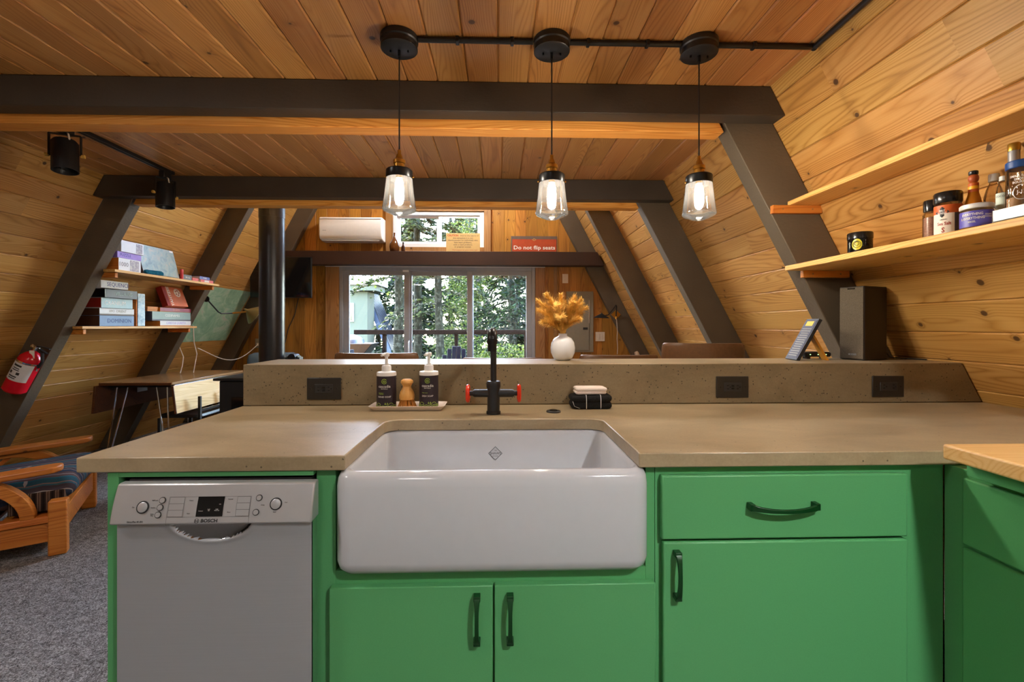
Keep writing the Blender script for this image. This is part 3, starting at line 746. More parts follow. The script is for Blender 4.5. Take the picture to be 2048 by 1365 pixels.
def folded(name, x0, x1, y0, y1, z, h, layers, mat, lab, soft=.010, stripes=None):
    t = thing(name, lab, 'towel', ((x0+x1)/2, (y0+y1)/2, z)); lh = h/layers
    b = MB(); cxx, cyy = (x0+x1)/2, (y0+y1)/2
    for i in range(layers):
        L = []; z0 = z+i*lh; j = (rnd.random()-.5)*.003
        for q in range(9):
            a = -PI/2+PI*q/8; ins = lh/2*(1-math.cos(a))*.8; L.append([(p[0]+j+.0012*math.sin(p[1]*160+i), p[1], p[2]+.0015*math.sin(p[0]*55+i*2)) for p in rrect(cxx, cyy, (x1-x0)/2-ins, (y1-y0)/2-ins, soft, z0+lh/2*(1+math.sin(a))*.995, 4)])
        b.loft(L)
    b.build('cloth', mat, t, True, angle=70)
    if stripes:
        g = MB()
        for sx in stripes:
            pts = []
            for q in range(9):
                a = -PI/2+PI*q/8; ins = h/2*(1-math.cos(a))*.35; pts.append((sx, y0+ins-.0006, z+h/2*(1+math.sin(a))))
            g.tube([(sx, y0+.001, z+.002), (sx, y0-.0008, z+h*.25), (sx, y0-.0008, z+h*.75), (sx, y0+.006, z+h+.0008), (sx, y1-.01, z+h+.0012)], .0011, 5)
        g.tube([(x0+.004, y0-.001, z+.03), (x0+.010, y0-.001, z+.012), (x0+.03, y0-.001, z+.004)], .0007, 5)
        g.build('woven_stripe', 'white_ink', t, True, kind='stuff')
    return t
k = N('black_towel'); v = k.obj(); a = k.noise(v, 600, 2, .7); k.set(k.ramp(a, [(.3, (.006, .006, .006)), (.7, (.035, .033, .032))]), .95, 0, .1); k.bump(a, .8, .003); M['towel_black'] = k.m
k = N('cream_towel'); v = k.obj(); a = k.noise(v, 500, 2, .7); k.set(k.ramp(a, [(.3, srgb(226, 210, 196)), (.7, srgb(246, 236, 226))]), .95, 0, .1); k.bump(a, .6, .002); M['towel_cream'] = k.m
folded('kitchen_towel', .262, .413, 1.625, 1.715, CT, .050, 2, 'towel_black', 'black folded kitchen towel with thin white stripes', .02, (.316, .368))
folded('dish_cloth', .281, .394, 1.64, 1.712, CT+.0505, .026, 2, 'towel_cream', 'cream folded cloth lying on the black towel', .008)

def outlet(px, lab, gfci=True):
    x = ux(px, 1.735); z = .979
    t = thing('outlet', lab, 'outlet', (x, 1.735, z), group='black outlets along the backsplash')
    MB().box(x-.0635, x+.0635, 1.7305, 1.7355, z-.0415, z+.0415).build('plate', 'outlet', t, True, bevel=.003)
    MB().box(x-.034, x+.034, 1.7285, 1.731, z-.017, z+.017).build('receptacle', 'black_plastic', t, True, bevel=.0015)
    g = MB()
    for s in (-1, 1):
        for dz in (-.006, .006): g.box(x+s*.019-.0035, x+s*.019+.0035, 1.728, 1.7287, z+dz-.0012, z+dz+.0012)
        g.cyl((x+s*.019+.009, 1.728, z), (x+s*.019+.009, 1.7287, z), .0022, n=8)
    if gfci: g.box(x-.005, x+.005, 1.727, 1.7287, z+.002, z+.008); g.box(x-.005, x+.005, 1.727, 1.7287, z-.008, z-.002)
    g.build('slots', 'gloss_black', t, True, kind='stuff')
    for q in (-.049, .049): MB().cyl((x+q, 1.7295, z), (x+q, 1.7307, z), .003, n=8).build('screw', 'black_metal', t, True)
outlet(648.5, 'black double outlet plate left of the soap tray')
outlet(1464, 'black outlet plate right of the folded towels')
outlet(1775, 'black outlet plate below the speaker at the right end', False)

# vase with dried pampas
vx, vy, vz = .273, 1.925, 1.0705
MB().lathe([(.026, 0), (.030, .001), (.042, .012), (.0505, .032), (.052, .052), (.048, .075), (.037, .093), (.021, .101), (.0185, .104), (.0185, .111), (.020, .1125), (.018, .1125), (.016, .108)], (vx, vy, vz), 36).build('vase', 'ceramic', label='round white ceramic vase on the raised bar', cat='vase', angle=60)
pg = thing('dried_pampas', 'bunch of amber dried pampas plumes in the white vase', 'dried flowers', (vx, vy, vz+.111))
plumes = [(-.108, .03, .150), (-.110, -.02, .105), (-.085, .05, .12), (-.075, -.03, .172), (-.045, .04, .15), (-.03, -.05, .125), (-.012, -.02, .168), (.012, .05, .14), (.038, -.03, .135), (.058, .03, .165), (.075, -.02, .150), (.088, .04, .135), (.100, -.01, .115), (-.095, -.05, .055), (-.06, .06, .07), (.062, -.05, .070), (.03, .06, .085), (-.02, -.06, .08), (.08, .02, .09), (-.07, 0, .10)]
for i, (ex, ey, ez) in enumerate(plumes):
    b = MB(); base = Vector((vx+ex*.06, vy+ey*.06, vz+.104)); tip = Vector((vx+ex, vy+ey, vz+.108+ez))
    mid = base.lerp(tip, .45)+Vector((-ex*.22, -ey*.22, .03)); pts = []
    for q in range(13):
        t = q/12; pts.append(base*(1-t)**2+mid*2*t*(1-t)+tip*t*t)
    b.tube(pts, .0011, 5)
    for q in range(520):
        t = .18+.80*rnd.random(); f = t*12; ii = min(11, int(f)); p = pts[ii].lerp(pts[ii+1], f-ii); d = (pts[ii+1]-pts[ii]).normalized()
        ln = .050*(1-((t-.45)/.62)**2*.75)*rnd.uniform(.45, 1.1)
        o = Vector((rnd.gauss(0, 1), rnd.gauss(0, 1), rnd.gauss(0, 1))); o = (o-d*o.dot(d)).normalized()
        m_ = p+(d*.8+o*.5).normalized()*ln*.55; e = m_+(d*.55+o*.55-Vector((0, 0, .35))).normalized()*ln*.45; sd_ = d.cross(o)*.0010
        b.add([p, m_+sd_, e, m_-sd_], [(0, 1, 2, 3)])
    b.build('plume', 'pampas', pg, True, flat=True)

# speaker, router, card holder
sp = thing('bookshelf_speaker', 'tall dark bookshelf speaker with fabric front standing on the bar', 'speaker', (1.580, 1.926, 1.0705), math.radians(20))
b = MB(); b.loft([rrect(0, 0, .076, .05, .006, .002), rrect(0, 0, .076, .05, .006, .312)]); b.build('cabinet', 'speaker_body', sp)
b = MB().box(-.0795, -.0765, -.047, .047, .006, .308); b.build('grille', 'speaker_cloth', sp, bevel=.001)
MB().box(-.0805, -.0795, -.015, .015, .301, .306).build('tag', 'gloss_black', sp)
MB().box(-.0802, -.0795, -.02, .012, .020, .028).build('button_strip', 'grey_ink', sp)
for q in range(3): MB().cyl((-.0806, -.012+.010*q, .024), (-.0802, -.012+.010*q, .024), .0016, n=8).build('button', 'almond' if q == 2 else 'grey_panel', sp)
MB().box(-.07, .07, -.044, .044, 0, .002).build('foot', 'black', sp)
MB().tube([(1.66, 1.965, 1.16), (1.69, 1.955, 1.12), (1.715, 1.945, 1.078), (1.76, 1.92, 1.0745), (1.80, 1.86, 1.0735)], .003, 6).build('speaker_cable', 'black', label='black cable trailing from the speaker along the bar', cat='cable')
rt = thing('router', 'flat black router lying behind the card holder', 'router', (1.415, 1.955, 1.0705))
MB().loft([rrect(1.40, 1.978, .055, .026, .006, 1.080), rrect(1.40, 1.978, .058, .029, .008, 1.086), rrect(1.40, 1.978, .058, .029, .008, 1.097), rrect(1.40, 1.978, .053, .024, .006, 1.101)]).build('case', 'black_plastic', rt, True)
MB().box(1.355, 1.37, 1.96, 1.99, 1.0705, 1.08).box(1.43, 1.445, 1.96, 1.99, 1.0705, 1.08).build('foot', 'black', rt, True)
M['led'] = emit('led_green', (.5, 1, .3), 2.0)
for q in (1.36, 1.395, 1.43): MB().box(q, q+.004, 1.9475, 1.949, 1.089, 1.0915).build('indicator', 'led', rt, True)

fr = thing('card_holder', 'black framed instruction card leaning on an easel leg', 'sign', (1.255, 1.915, 1.0705), math.radians(-101))
def leaned(b): return b.xf(Matrix.Rotation(math.radians(28), 4, Vector((1, 0, 0))) @ Matrix.Identity(4))
tilt = Matrix.Rotation(math.radians(-27), 4, 'X')
b = MB().box(-.055, .055, -.004, .010, 0, .195); b.xf(tilt).build('frame', 'black', fr, bevel=.002)
b = MB().box(-.048, .048, -.0052, -.004, .008, .187); b.xf(tilt).build('card', 'label_dark', fr)
b = MB().box(-.030, .030, -.0058, -.005, .160, .182); b.xf(tilt).build('heading', plain('yellow_print', srgb(226, 190, 60), .6), fr)
b = MB()
for i in range(13):
    wv = rnd.uniform(.03, .046); b.box(-wv, wv, -.0058, -.005, .018+i*.0105, .0225+i*.0105)
b.xf(tilt).build('text_lines', 'grey_panel', fr, kind='stuff')
b = MB().prism([(.128, 0), (.138, 0), (.078, .115), (.070, .115)], 'X', -.020, .020); b.build('easel_leg', plain('amber_easel', srgb(206, 140, 30), .5), fr)

# ------------------------------------------------------------------ pendants and conduit
def pendant(x, y, drop, lab):
    t = thing('pendant_lamp', lab, 'lamp', (x, y, CEIL), group='pendant lamps over the bar')
    MB().lathe([(.066, 0), (.068, -.004), (.068, -.020), (.064, -.024), (.064, -.036), (.066, -.040), (.066, -.046), (.060, -.050)], (x, y, CEIL), 36).build('canopy', 'black', t, True)
    b = MB(); b.cyl((x, y, CEIL-.049), (x, y, CEIL-.072), .0055, n=12)
    b.build('cord_grip', 'black_metal', t, True)
    for s in (-1, 1): MB().cyl((x+s*.032, y, CEIL-.049), (x+s*.032, y, CEIL-.058), .0035, n=10).build('canopy_screw', 'black_metal', t, True)
    zt = drop+.236
    MB().cyl((x, y, CEIL-.07), (x, y, zt-.004), .0028, n=8).build('cord', 'black', t, True)
    MB().lathe([(.0055, 0), (.007, -.002), (.007, -.014), (.0105, -.020), (.0125, -.027), (.0135, -.030), (.017, -.034), (.022, -.038), (.0225, -.050), (.0195, -.052), (.0195, -.070), (.021, -.072)], (x, y, zt), 28).build('socket', 'brass', t, True)
    MB().lathe([(.021, -.070), (.044, -.072), (.0475, -.076), (.0475, -.103), (.0462, -.105)], (x, y, zt), 36, cap1=False).build('shade_cap', 'black_metal', t, True)
    for s in (-1, 1): MB().cyl((x+s*.046, y, zt-.098), (x+s*.053, y, zt-.098), .003, n=8).build('thumb_screw', 'brass', t, True)
    o = [(.0465, -.100), (.0490, -.125), (.0530, -.160), (.0575, -.195), (.0605, -.212), (.0605, -.217), (.057, -.222), (.042, -.228), (.034, -.232), (.022, -.2365), (.008, -.239)]
    inn = [(r-.0022, z+.0016) for r, z in o][::-1]
    MB().lathe(o+inn, (x, y, zt), 40, cap0=False, cap1=False).build('glass_shade', 'shade', t, True, angle=60)
    MB().lathe([(.007, -.100), (.010, -.108), (.014, -.118), (.0155, -.135), (.0155, -.165), (.012, -.180), (.006, -.187), (.001, -.189)], (x, y, zt), 12).build('bulb', 'bulb', t, True)
    MB().cyl((x, y, zt-.07), (x, y, zt-.103), .012, n=14).build('lampholder', 'brass', t, True)
pendant(-.3615, 1.67, 1.621, 'glass pendant lamp on black cord, leftmost above the sink')
pendant(.196, 1.67, 1.609, 'glass pendant lamp on black cord, middle of the three')
pendant(.745, 1.67, 1.611, 'glass pendant lamp on black cord, nearest the plank wall')
cd = thing('conduit', 'black surface conduit joining the pendant canopies to the wall corner', 'conduit', (.4, 1.67, CEIL))
for xa, xb_ in ((-.2925, .127), (.265, .676), (.814, 1.186)): MB().cyl((xa, 1.668, CEIL-.0105), (xb_, 1.668, CEIL-.0105), .0098, n=12).build('tube', 'conduit', cd, True)
b = MB(); b.cyl((1.180, 1.668, CEIL-.0115), (1.180, -2.0, CEIL-.0115), .0105, n=12); b.build('tube', 'conduit', cd, True)
b = MB(); b.sphere((1.180, 1.668, CEIL-.0125), .012); b.build('elbow', 'conduit', cd, True)
for x in (-.15, .05, .33, .55, .95): MB().box(x-.006, x+.006, 1.654, 1.682, CEIL-.0215, CEIL).build('strap', 'conduit', cd, True, bevel=.002)

# kitchen downlight, then unseen lamps added as fill for kitchen and living room
M['lampglow'] = emit('downlight_glow', (1, .99, .97), 560)
M['futon_fill'] = emit('futon_fill_glow', (1, .95, .90), 58)
M['living_fill'] = emit('living_fill_glow', (.93, .97, 1), 82)
def downlight(x, y, r, lab):
    t = thing('downlight', lab, 'lamp', (x, y, CEIL))
    MB().lathe([(r+.006, 0), (r+.008, -.004), (r+.008, -.073), (r+.002, -.073), (r, -.03)], (x, y, CEIL), 32, cap1=False).build('can', 'black_metal', t, True)
    MB().cyl((x, y, CEIL-.024), (x, y, CEIL-.028), r, n=28).build('lens', 'lampglow', t, True)
def flush(x, y, r, lab, mat):  # disc on the ceiling for the added fill
    t = thing('fill_lamp', lab, 'lamp', (x, y, CEIL))
    MB().lathe([(r+.012, 0), (r+.014, -.01), (r+.012, -.022), (r, -.022)], (x, y, CEIL), 32).build('rim', 'black_metal', t, True)
    MB().lathe([(r, -.018), (r, -.026), (r*.8, -.032), (.001, -.034)], (x, y, CEIL), 28).build('fill_diffuser', mat, t, True)
downlight(.88, -.40, .075, 'black cylinder downlight behind the viewer near the right wall')
M['kitchen_fill'] = emit('kitchen_fill_glow', (1, .98, .96), 13)
flush(-.75, -.85, .15, 'unseen wide fill lamp added behind the viewer to the left', 'kitchen_fill')  # added for soft fill over the kitchen
flush(-2.0, .55, .13, 'unseen fill lamp added over the futon chair left of the viewer', 'futon_fill')  # added to brighten the futon, carpet and near left wall
t = thing('fill_globe', 'unseen round fill globe added high in the vaulted living room', 'lamp', (-.5, 5.0, 3.4))  # unseen globe added to lift the far walls and left bays
MB().sphere((-.5, 5.0, 3.4), .15, 20, 12).build('globe', 'living_fill', t, True)
MB().cyl((-.5, 5.0, 3.55), (-.5, 5.0, 5.4), .004, n=6).build('cord', 'black', t, True)

# ------------------------------------------------------------------ right wall shelves and groceries
def rshelf(z0, z1, xf, lab, y1=2.049):
    poly = [(xf, z0), (XR(z0)-.003, z0), (XR(z1)-.003, z1), (xf, z1)]
    return MB().prism(poly, 'Y', .872, y1).build('wall_shelf', 'pine_y', bevel=.0025, label=lab, cat='shelf', group='plank shelves on the right wall')
rshelf(1.765, 1.786, 1.325, 'upper pine shelf on the right wall, empty')
rshelf(1.468, 1.490, 1.313, 'lower pine shelf on the right wall holding jars and bottles')
def cleat(x0, x1, y0, y1, z0, z1, lab):
    t = thing('shelf_cleat', lab, 'bracket', ((x0+x1)/2, (y0+y1)/2, z0))
    MB().box(x0, x1, y0, y1, z0, z1).build('batten', 'cleat', t, True, bevel=.002)
    for q in (.2, .8): xx = x0+(x1-x0)*q; MB().cyl((xx, y0-.0008, (z0+z1)/2), (xx, y0+.002, (z0+z1)/2), .0035, n=10).build('screw', 'chrome', t, True)
cleat(1.244, 1.472, 2.026, 2.049, 1.728, 1.7645, 'orange wooden cleat under the upper right shelf')
cleat(1.385, 1.60, 2.026, 2.049, 1.436, 1.4675, 'orange wooden cleat under the lower right shelf')

SZ = 1.4905
def pm(name, c, **k):
    if name not in M: M[name] = plain(name, c, **k)
    return name
def wrap(parent, c, r, z0, z1, mat, a0=-1.2, a1=1.2, face=None, name='paper_label', n=18, r2=None):
    """label wrapped on a round jar, centred on the direction to the room"""
    fa_ = math.atan2(-c[1], -c[0]) if face is None else face
    b = MBG(); L = []
    for rr, z in ((r, z0), (r2 or r, z1)):
        L.append([(c[0]+(rr+.0006)*math.cos(fa_+a0+(a1-a0)*i/n), c[1]+(rr+.0006)*math.sin(fa_+a0+(a1-a0)*i/n), z) for i in range(n+1)])
    b.loft(L, False, False, closed=False); return b.build(name, mat, parent, True)
def ctext(parent, body, size, mat, c, r, z, bold=0, shift=0, align='CENTER'):
    fa_ = math.atan2(-c[1], -c[0]); o = text(body, size, mat, parent, Matrix.Identity(4), align, world=False, bold=bold)
    inv = W[parent].inverted()
    for vtx in o.data.vertices:
        X_, Y_, Z_ = vtx.co; a = fa_+(X_+shift)/r; rr = r+.0012+Z_
        vtx.co = inv @ Vector((c[0]+GS*rr*math.cos(a), c[1]+GS*rr*math.sin(a), z+Y_))
    return o
GS = .78
class MBG(MB):      # jars and bottles: profiles above are drawn fat, slim them about the jar axis
    def build(s, *a, **k):
        s.v = [(c[0]+(p[0]-c[0])*GS, c[1]+(p[1]-c[1])*GS, p[2]) for p in s.v]; return MB.build(s, *a, **k)
# black tin
t = thing('tin', 'black tin with a yellow round label alone on the lower shelf', 'tin', (1.405, 1.728, SZ)); c = (1.405, 1.728)
MBG().lathe([(.050, 0), (.0515, .002), (.0515, .066)], (*c, SZ), 32).build('body', 'gloss_black', t, True)
MBG().lathe([(.0535, .062), (.0535, .082), (.051, .086), (.046, .087), (.045, .085)], (*c, SZ), 32).build('lid', 'lid_dark', t, True)
pm('yellow_lab', srgb(214, 206, 50), rough=.4)
fa_ = math.atan2(-c[1], -c[0]); b = MBG(); R_ = .0215
L = []
for f_ in (.001, .25, .5, .75, 1.0):
    L.append([(c[0]+.0521*math.cos(fa_-.25+R_*f_*math.cos(2*PI*i/24)/.0515), c[1]+.0521*math.sin(fa_-.25+R_*f_*math.cos(2*PI*i/24)/.0515), SZ+.038+R_*f_*math.sin(2*PI*i/24)) for i in range(24)])
b.loft(L, False, False); b.build('round_label', 'yellow_lab', t, True, flat=True)
g = MBG()
for rr, z_ in ((.016, 0), (.009, .003)):
    g = MBG(); g.tube([(c[0]+.0527*math.cos(fa_-.25+rr*math.cos(q)/.0515), c[1]+.0527*math.sin(fa_-.25+rr*math.cos(q)/.0515), SZ+.038+z_+rr*math.sin(q)*.8) for q in [2*PI*i/16 for i in range(17)]], .0009, 5)
    g.build('print', 'dark_ink', t, True)
wrap(t, c, .0520, SZ+.001, SZ+.009, 'yellow_lab', -.75, .2, name='band')
# salt grinder
pm('pink_salt', srgb(176, 128, 110), rough=.3, var=.3, nscale=200)
c = (1.44, 1.473); t = thing('salt_jar', 'slim faceted jar of pink salt with black cap', 'jar', (*c, SZ))
MBG().lathe([(.026, 0), (.028, .004), (.028, .095), (.024, .106)], (*c, SZ), 8).build('jar_body', 'clear', t, True, flat=True)
MBG().lathe([(.0235, .003), (.0245, .006), (.0245, .085)], (*c, SZ), 14).build('salt', 'pink_salt', t, True)
MBG().lathe([(.025, .104), (.0262, .108), (.0262, .138), (.024, .142)], (*c, SZ), 24).build('cap', 'lid_dark', t, True)
# sea salt jar
pm('cream_lab', srgb(232, 222, 206), rough=.5, var=.02); pm('orange_lab', srgb(206, 96, 34), rough=.5); pm('red_ink', srgb(150, 30, 20), rough=.6)
c = (1.40, 1.377); t = thing('spice_jar', 'wide jar with black lid and cream and orange paper label', 'jar', (*c, SZ)); r = .043
MBG().lathe([(r-.003, 0), (r, .004), (r, .098), (r-.004, .108)], (*c, SZ), 32).build('jar_body', 'bottleglass', t, True)
MBG().lathe([(r-.004, .003), (r-.003, .005), (r-.003, .09)], (*c, SZ), 24).build('salt', 'pink_salt', t, True)
MBG().lathe([(r-.001, .106), (r+.001, .110), (r+.001, .136), (r-.002, .140)], (*c, SZ), 32).build('lid', 'lid_dark', t, True)
wrap(t, c, r, SZ+.002, SZ+.072, 'cream_lab', -1.25, .45); wrap(t, c, r, SZ+.072, SZ+.098, 'orange_lab', -1.3, 1.25)
wrap(t, c, r, SZ+.002, SZ+.072, pm('slate_lab', srgb(70, 62, 72), rough=.5), .45, 1.3)
ctext(t, 'Sea Salt', .0135, 'red_ink', c, r, SZ+.040, .0002, -.012); ctext(t, 'S', .021, 'red_ink', c, r, SZ+.020, .0006, -.014); ctext(t, 'ORGANIC', .005, 'dark_ink', c, r, SZ+.053, 0, -.013)
b = MBG(); a0 = fa_ = math.atan2(-c[1], -c[0])-.4
q_ = [(0, .017), (.022, 0), (0, -.017), (-.022, 0)]
b.add([(c[0]+(r+.0018)*math.cos(a0+u/r), c[1]+(r+.0018)*math.sin(a0+u/r), SZ+.076+w_) for u, w_ in q_], [(0, 1, 2, 3)]); b.build('brand_diamond', 'dark_ink', t, True, flat=True)
ctext(t, 'FIRST\nSTREET', .0082, 'white_ink', c, r+.0012, SZ+.076, .0001, -.4*r)
# hot sauce
pm('sauce', srgb(196, 120, 30), rough=.2); pm('cork', srgb(176, 84, 40), rough=.5); pm('sun_lab', srgb(240, 176, 24), rough=.45)
c = (1.44, 1.338); t = thing('hot_sauce_bottle', 'hot sauce bottle with round wooden cap and yellow label', 'bottle', (*c, SZ)); r = .026
MBG().lathe([(r-.002, 0), (r, .003), (r, .085), (.021, .110), (.0155, .128), (.0145, .158)], (*c, SZ), 28).build('bottle_body', 'sauce', t, True)
wrap(t, c, r, SZ+.012, SZ+.083, 'sun_lab', -1.4, 1.4); wrap(t, c, .0150, SZ+.130, SZ+.157, 'orange_lab', -1.8, 1.8, name='neck_label'); wrap(t, c, .0154, SZ+.139, SZ+.148, 'sun_lab', -1.8, 1.8, name='neck_band')
MBG().sphere((*c, SZ+.172), .0165, 18, 10, (1, 1, .9)).build('wooden_cap', 'cork', t, True)
MBG().lathe([(.013, .183), (.0145, .185), (.0145, .193), (.012, .195)], (*c, SZ), 20).build('cap_top', 'lid_dark', t, True)
ctext(t, 'CHOLULA', .0115, 'red_ink', c, r, SZ+.068, .0003)
# seasoning jar
pm('violet_lab', srgb(86, 78, 176), rough=.4, var=.04); pm('lid_white', srgb(222, 222, 218), rough=.35)
c = (1.357, 1.2525); t = thing('seasoning_jar', 'squat seasoning jar with violet label and white lid', 'jar', (*c, SZ)); r = .0445
MBG().lathe([(r-.004, 0), (r, .004), (r, .050), (r-.003, .056)], (*c, SZ), 32).build('jar_body', 'bottleglass', t, True)
MBG().lathe([(r-.006, .003), (r-.004, .005), (r-.004, .048)], (*c, SZ), 24).build('seasoning', pm('sesame', srgb(190, 170, 140), var=.5, nscale=300), t, True)
wrap(t, c, r, SZ+.004, SZ+.048, 'violet_lab', -1.7, 1.6)
MBG().lathe([(r-.001, .055), (r+.0015, .057), (r+.0015, .066), (r-.002, .069)], (*c, SZ), 32).build('lid', 'lid_white', t, True)
ctext(t, 'EVERYTHING', .0098, 'white_ink', c, r, SZ+.038, .0002, -.012); ctext(t, '& EVERYTHING', .0098, 'white_ink', c, r, SZ+.027, .0002, -.012); ctext(t, 'BAGEL', .007, 'white_ink', c, r, SZ+.017, .0001, -.012); ctext(t, 'SESAME\nSEASONING', .0062, 'white_ink', c, r, SZ+.032, 0, .032)
# vinegar bottle
c = (1.485, 1.321); t = thing('vinegar_bottle', 'round shouldered clear vinegar bottle with white cap', 'bottle', (*c, SZ)); r = .0285
MBG().lathe([(r-.003, 0), (r, .004), (r, .085), (.029, .110), (.022, .135), (.0135, .152), (.013, .160)], (*c, SZ), 28).build('bottle_body', 'bottleglass', t, True)
wrap(t, c, r, SZ+.045, SZ+.085, 'cream_lab', -1.4, 1.4)
MBG().lathe([(.0155, .158), (.016, .160), (.016, .178), (.0145, .180)], (*c, SZ), 20).build('cap', 'lid_white', t, True)
ctext(t, 'HEINZ', .012, 'dark_ink', c, r, SZ+.075, .0002, -.004)
b = MBG().sphere((c[0]+(r+.001)*math.cos(math.atan2(-c[1], -c[0])+.55), c[1]+(r+.001)*math.sin(math.atan2(-c[1], -c[0])+.55), SZ+.072), .006, 10, 6); b.build('blue_seal', pm('seal_blue', srgb(30, 80, 170)), t, True)
# white tray with small bottle, tall bottle and blue lid jar
b = MB(); tx0, tx1, ty0, ty1 = 1.318, 1.42, .88, 1.178
b.box(tx0, tx1, ty0, ty1, SZ, SZ+.004); b.box(tx0, tx0+.004, ty0, ty1, SZ, SZ+.032); b.box(tx1-.004, tx1, ty0, ty1, SZ, SZ+.032); b.box(tx0, tx1, ty0, ty0+.004, SZ, SZ+.032); b.box(tx0, tx1, ty1-.004, ty1, SZ, SZ+.032)
b.build('white_bin', 'lid_white', label='long white open bin at the right end of the lower shelf', cat='bin', bevel=.001)
c = (1.418, 1.2375); t = thing('small_bottle', 'small clear bottle with pale green and white label', 'bottle', (*c, SZ)); r = .0185
MBG().lathe([(r-.002, 0), (r, .003), (r, .100), (.016, .118), (.009, .130), (.009, .135)], (*c, SZ), 24).build('bottle_body', 'clear', t, True)
wrap(t, c, r, SZ+.030, SZ+.098, pm('mint_lab', srgb(206, 220, 206), rough=.5), -1.5, 1.5); MBG().lathe([(.0105, .133), (.0105, .145), (.009, .146)], (*c, SZ), 16).build('cap', 'lid_white', t, True)
ctext(t, 'COCONUT', .008, 'grey_ink', c, r, SZ+.088, .0001)
c = (1.456, 1.243); t = thing('spirit_bottle', 'tall clear bottle with grey neck foil and gold cap', 'bottle', (*c, SZ)); r = .0195
MBG().lathe([(r-.002, 0), (r, .003), (r, .13), (.019, .150), (.0145, .170), (.0145, .200)], (*c, SZ), 24).build('bottle_body', 'clear', t, True)
wrap(t, c, .0155, SZ+.188, SZ+.219, pm('foil_grey', srgb(170, 170, 172), rough=.3, metal=.5), -3.14, 3.14, name='neck_foil'); MBG().lathe([(.0165, .219), (.0172, .221), (.0172, .238), (.0155, .241)], (*c, SZ), 24).build('cap', 'gold', t, True)
c = (1.365, 1.148); t = thing('mixer_jar', 'clear jar with white print and bright blue lid standing in the bin', 'jar', (*c, SZ+.0045)); r = .0375; z_ = SZ+.0045
MBG().lathe([(r-.003, 0), (r, .004), (r, .125), (r-.003, .132)], (*c, z_), 32).build('jar_body', 'clear', t, True)
MBG().lathe([(r-.004, .003), (r-.003, .005), (r-.003, .055)], (*c, z_), 24).build('contents', pm('malt', srgb(176, 124, 70), var=.2), t, True)
MBG().lathe([(r-.001, .131), (r+.001, .133), (r+.001, .148), (r-.002, .151)], (*c, z_), 32).build('lid', pm('lid_blue', srgb(14, 70, 140), rough=.3), t, True)
ctext(t, 'SMALL BATCH\nSMOKED\nBOURBON', .0085, 'white_ink', c, r, z_+.100, .0001); ctext(t, 'J-13', .013, 'white_ink', c, r, z_+.066, .0003)
g = MBG(); fa_ = math.atan2(-c[1], -c[0]); g.tube([(c[0]+(r+.001)*math.cos(fa_+.019*math.cos(q)/r), c[1]+(r+.001)*math.sin(fa_+.019*math.cos(q)/r), z_+.066+.019*math.sin(q)) for q in [2*PI*i/24 for i in range(25)]], .0009, 5); g.build('print_ring', 'white_ink', t, True)
# ------------------------------------------------------------------ track lighting on the second ceiling bay
tk = thing('light_track', 'black ceiling track running between the two beams', 'track', (-2.235, 2.66, CEIL))
MB().box(-2.252, -2.218, 2.16, 3.17, CEIL-.020, CEIL).build('rail', 'conduit', tk, True, bevel=.002)
MB().box(-2.241, -2.229, 2.17, 3.16, CEIL-.0208, CEIL-.0198).build('slot', 'darkgap', tk, True)
MB().box(-2.254, -2.216, 3.16, 3.185, CEIL-.022, CEIL).build('end_cap', 'conduit', tk, True, bevel=.002)
def spot(y, aim, lab, rz):
    t = thing('track_spotlight', lab, 'spotlight', (-2.235, y, CEIL-.021), group='spotlights on the ceiling track')
    o = Vector((-2.235, y, CEIL-.021))
    MB().box(o.x-.018, o.x+.018, y-.035, y+.035, o.z-.045, o.z).build('adapter', 'conduit', t, True, bevel=.003)
    ax = Vector(aim).normalized(); c = o+Vector((0, 0, -.155)); R = .054; H = .084
    u = Vector((math.cos(rz), math.sin(rz), 0)); u = (u-ax*u.dot(ax)).normalized()
    MB().lathe([(.030, -H), (R-.008, -H+.004), (R, -H+.016), (R, H), (R-.004, H), (R-.006, H-.03), (.03, H-.06)], c, 28, ax, cap1=False).build('can', 'black', t, True)
    MB().lathe([(.047, H-.04), (.04, H-.028), (.02, H-.022), (.001, H-.02)], c, 20, ax).build('lens', 'gloss_black', t, True)
    top = Vector((o.x, y, o.z-.047)); y_ = MB()
    a_, b_ = c+u*(R+.010), c-u*(R+.010)
    for q in (a_, b_):
        e_ = Vector((q.x, q.y, top.z)); y_.bar(q, e_, .018, .004, up=tuple(u)); y_.bar(top, e_, .018, .004)
    y_.build('yoke', 'black', t, True)
    for q, s in ((a_, 1), (b_, -1)): MB().cyl(q, q+u*s*.016, .008, .010, 10).build('knob', pm('brass_knob', srgb(226, 178, 84), rough=.3), t, True)
    MB().tube([top+Vector((.01, 0, .01)), top+Vector((.035, -.02, -.005)), top+Vector((.04, -.02, -.03)), c-ax*H+u*.01], .004, 7).build('cable', 'cord_white', t, True)
spot(2.415, (.10, -.10, -1), 'black spotlight near the first beam, left end of the track', .35)
spot(3.12, (.06, -.05, -1), 'black spotlight beside the loft edge beam', 1.2)

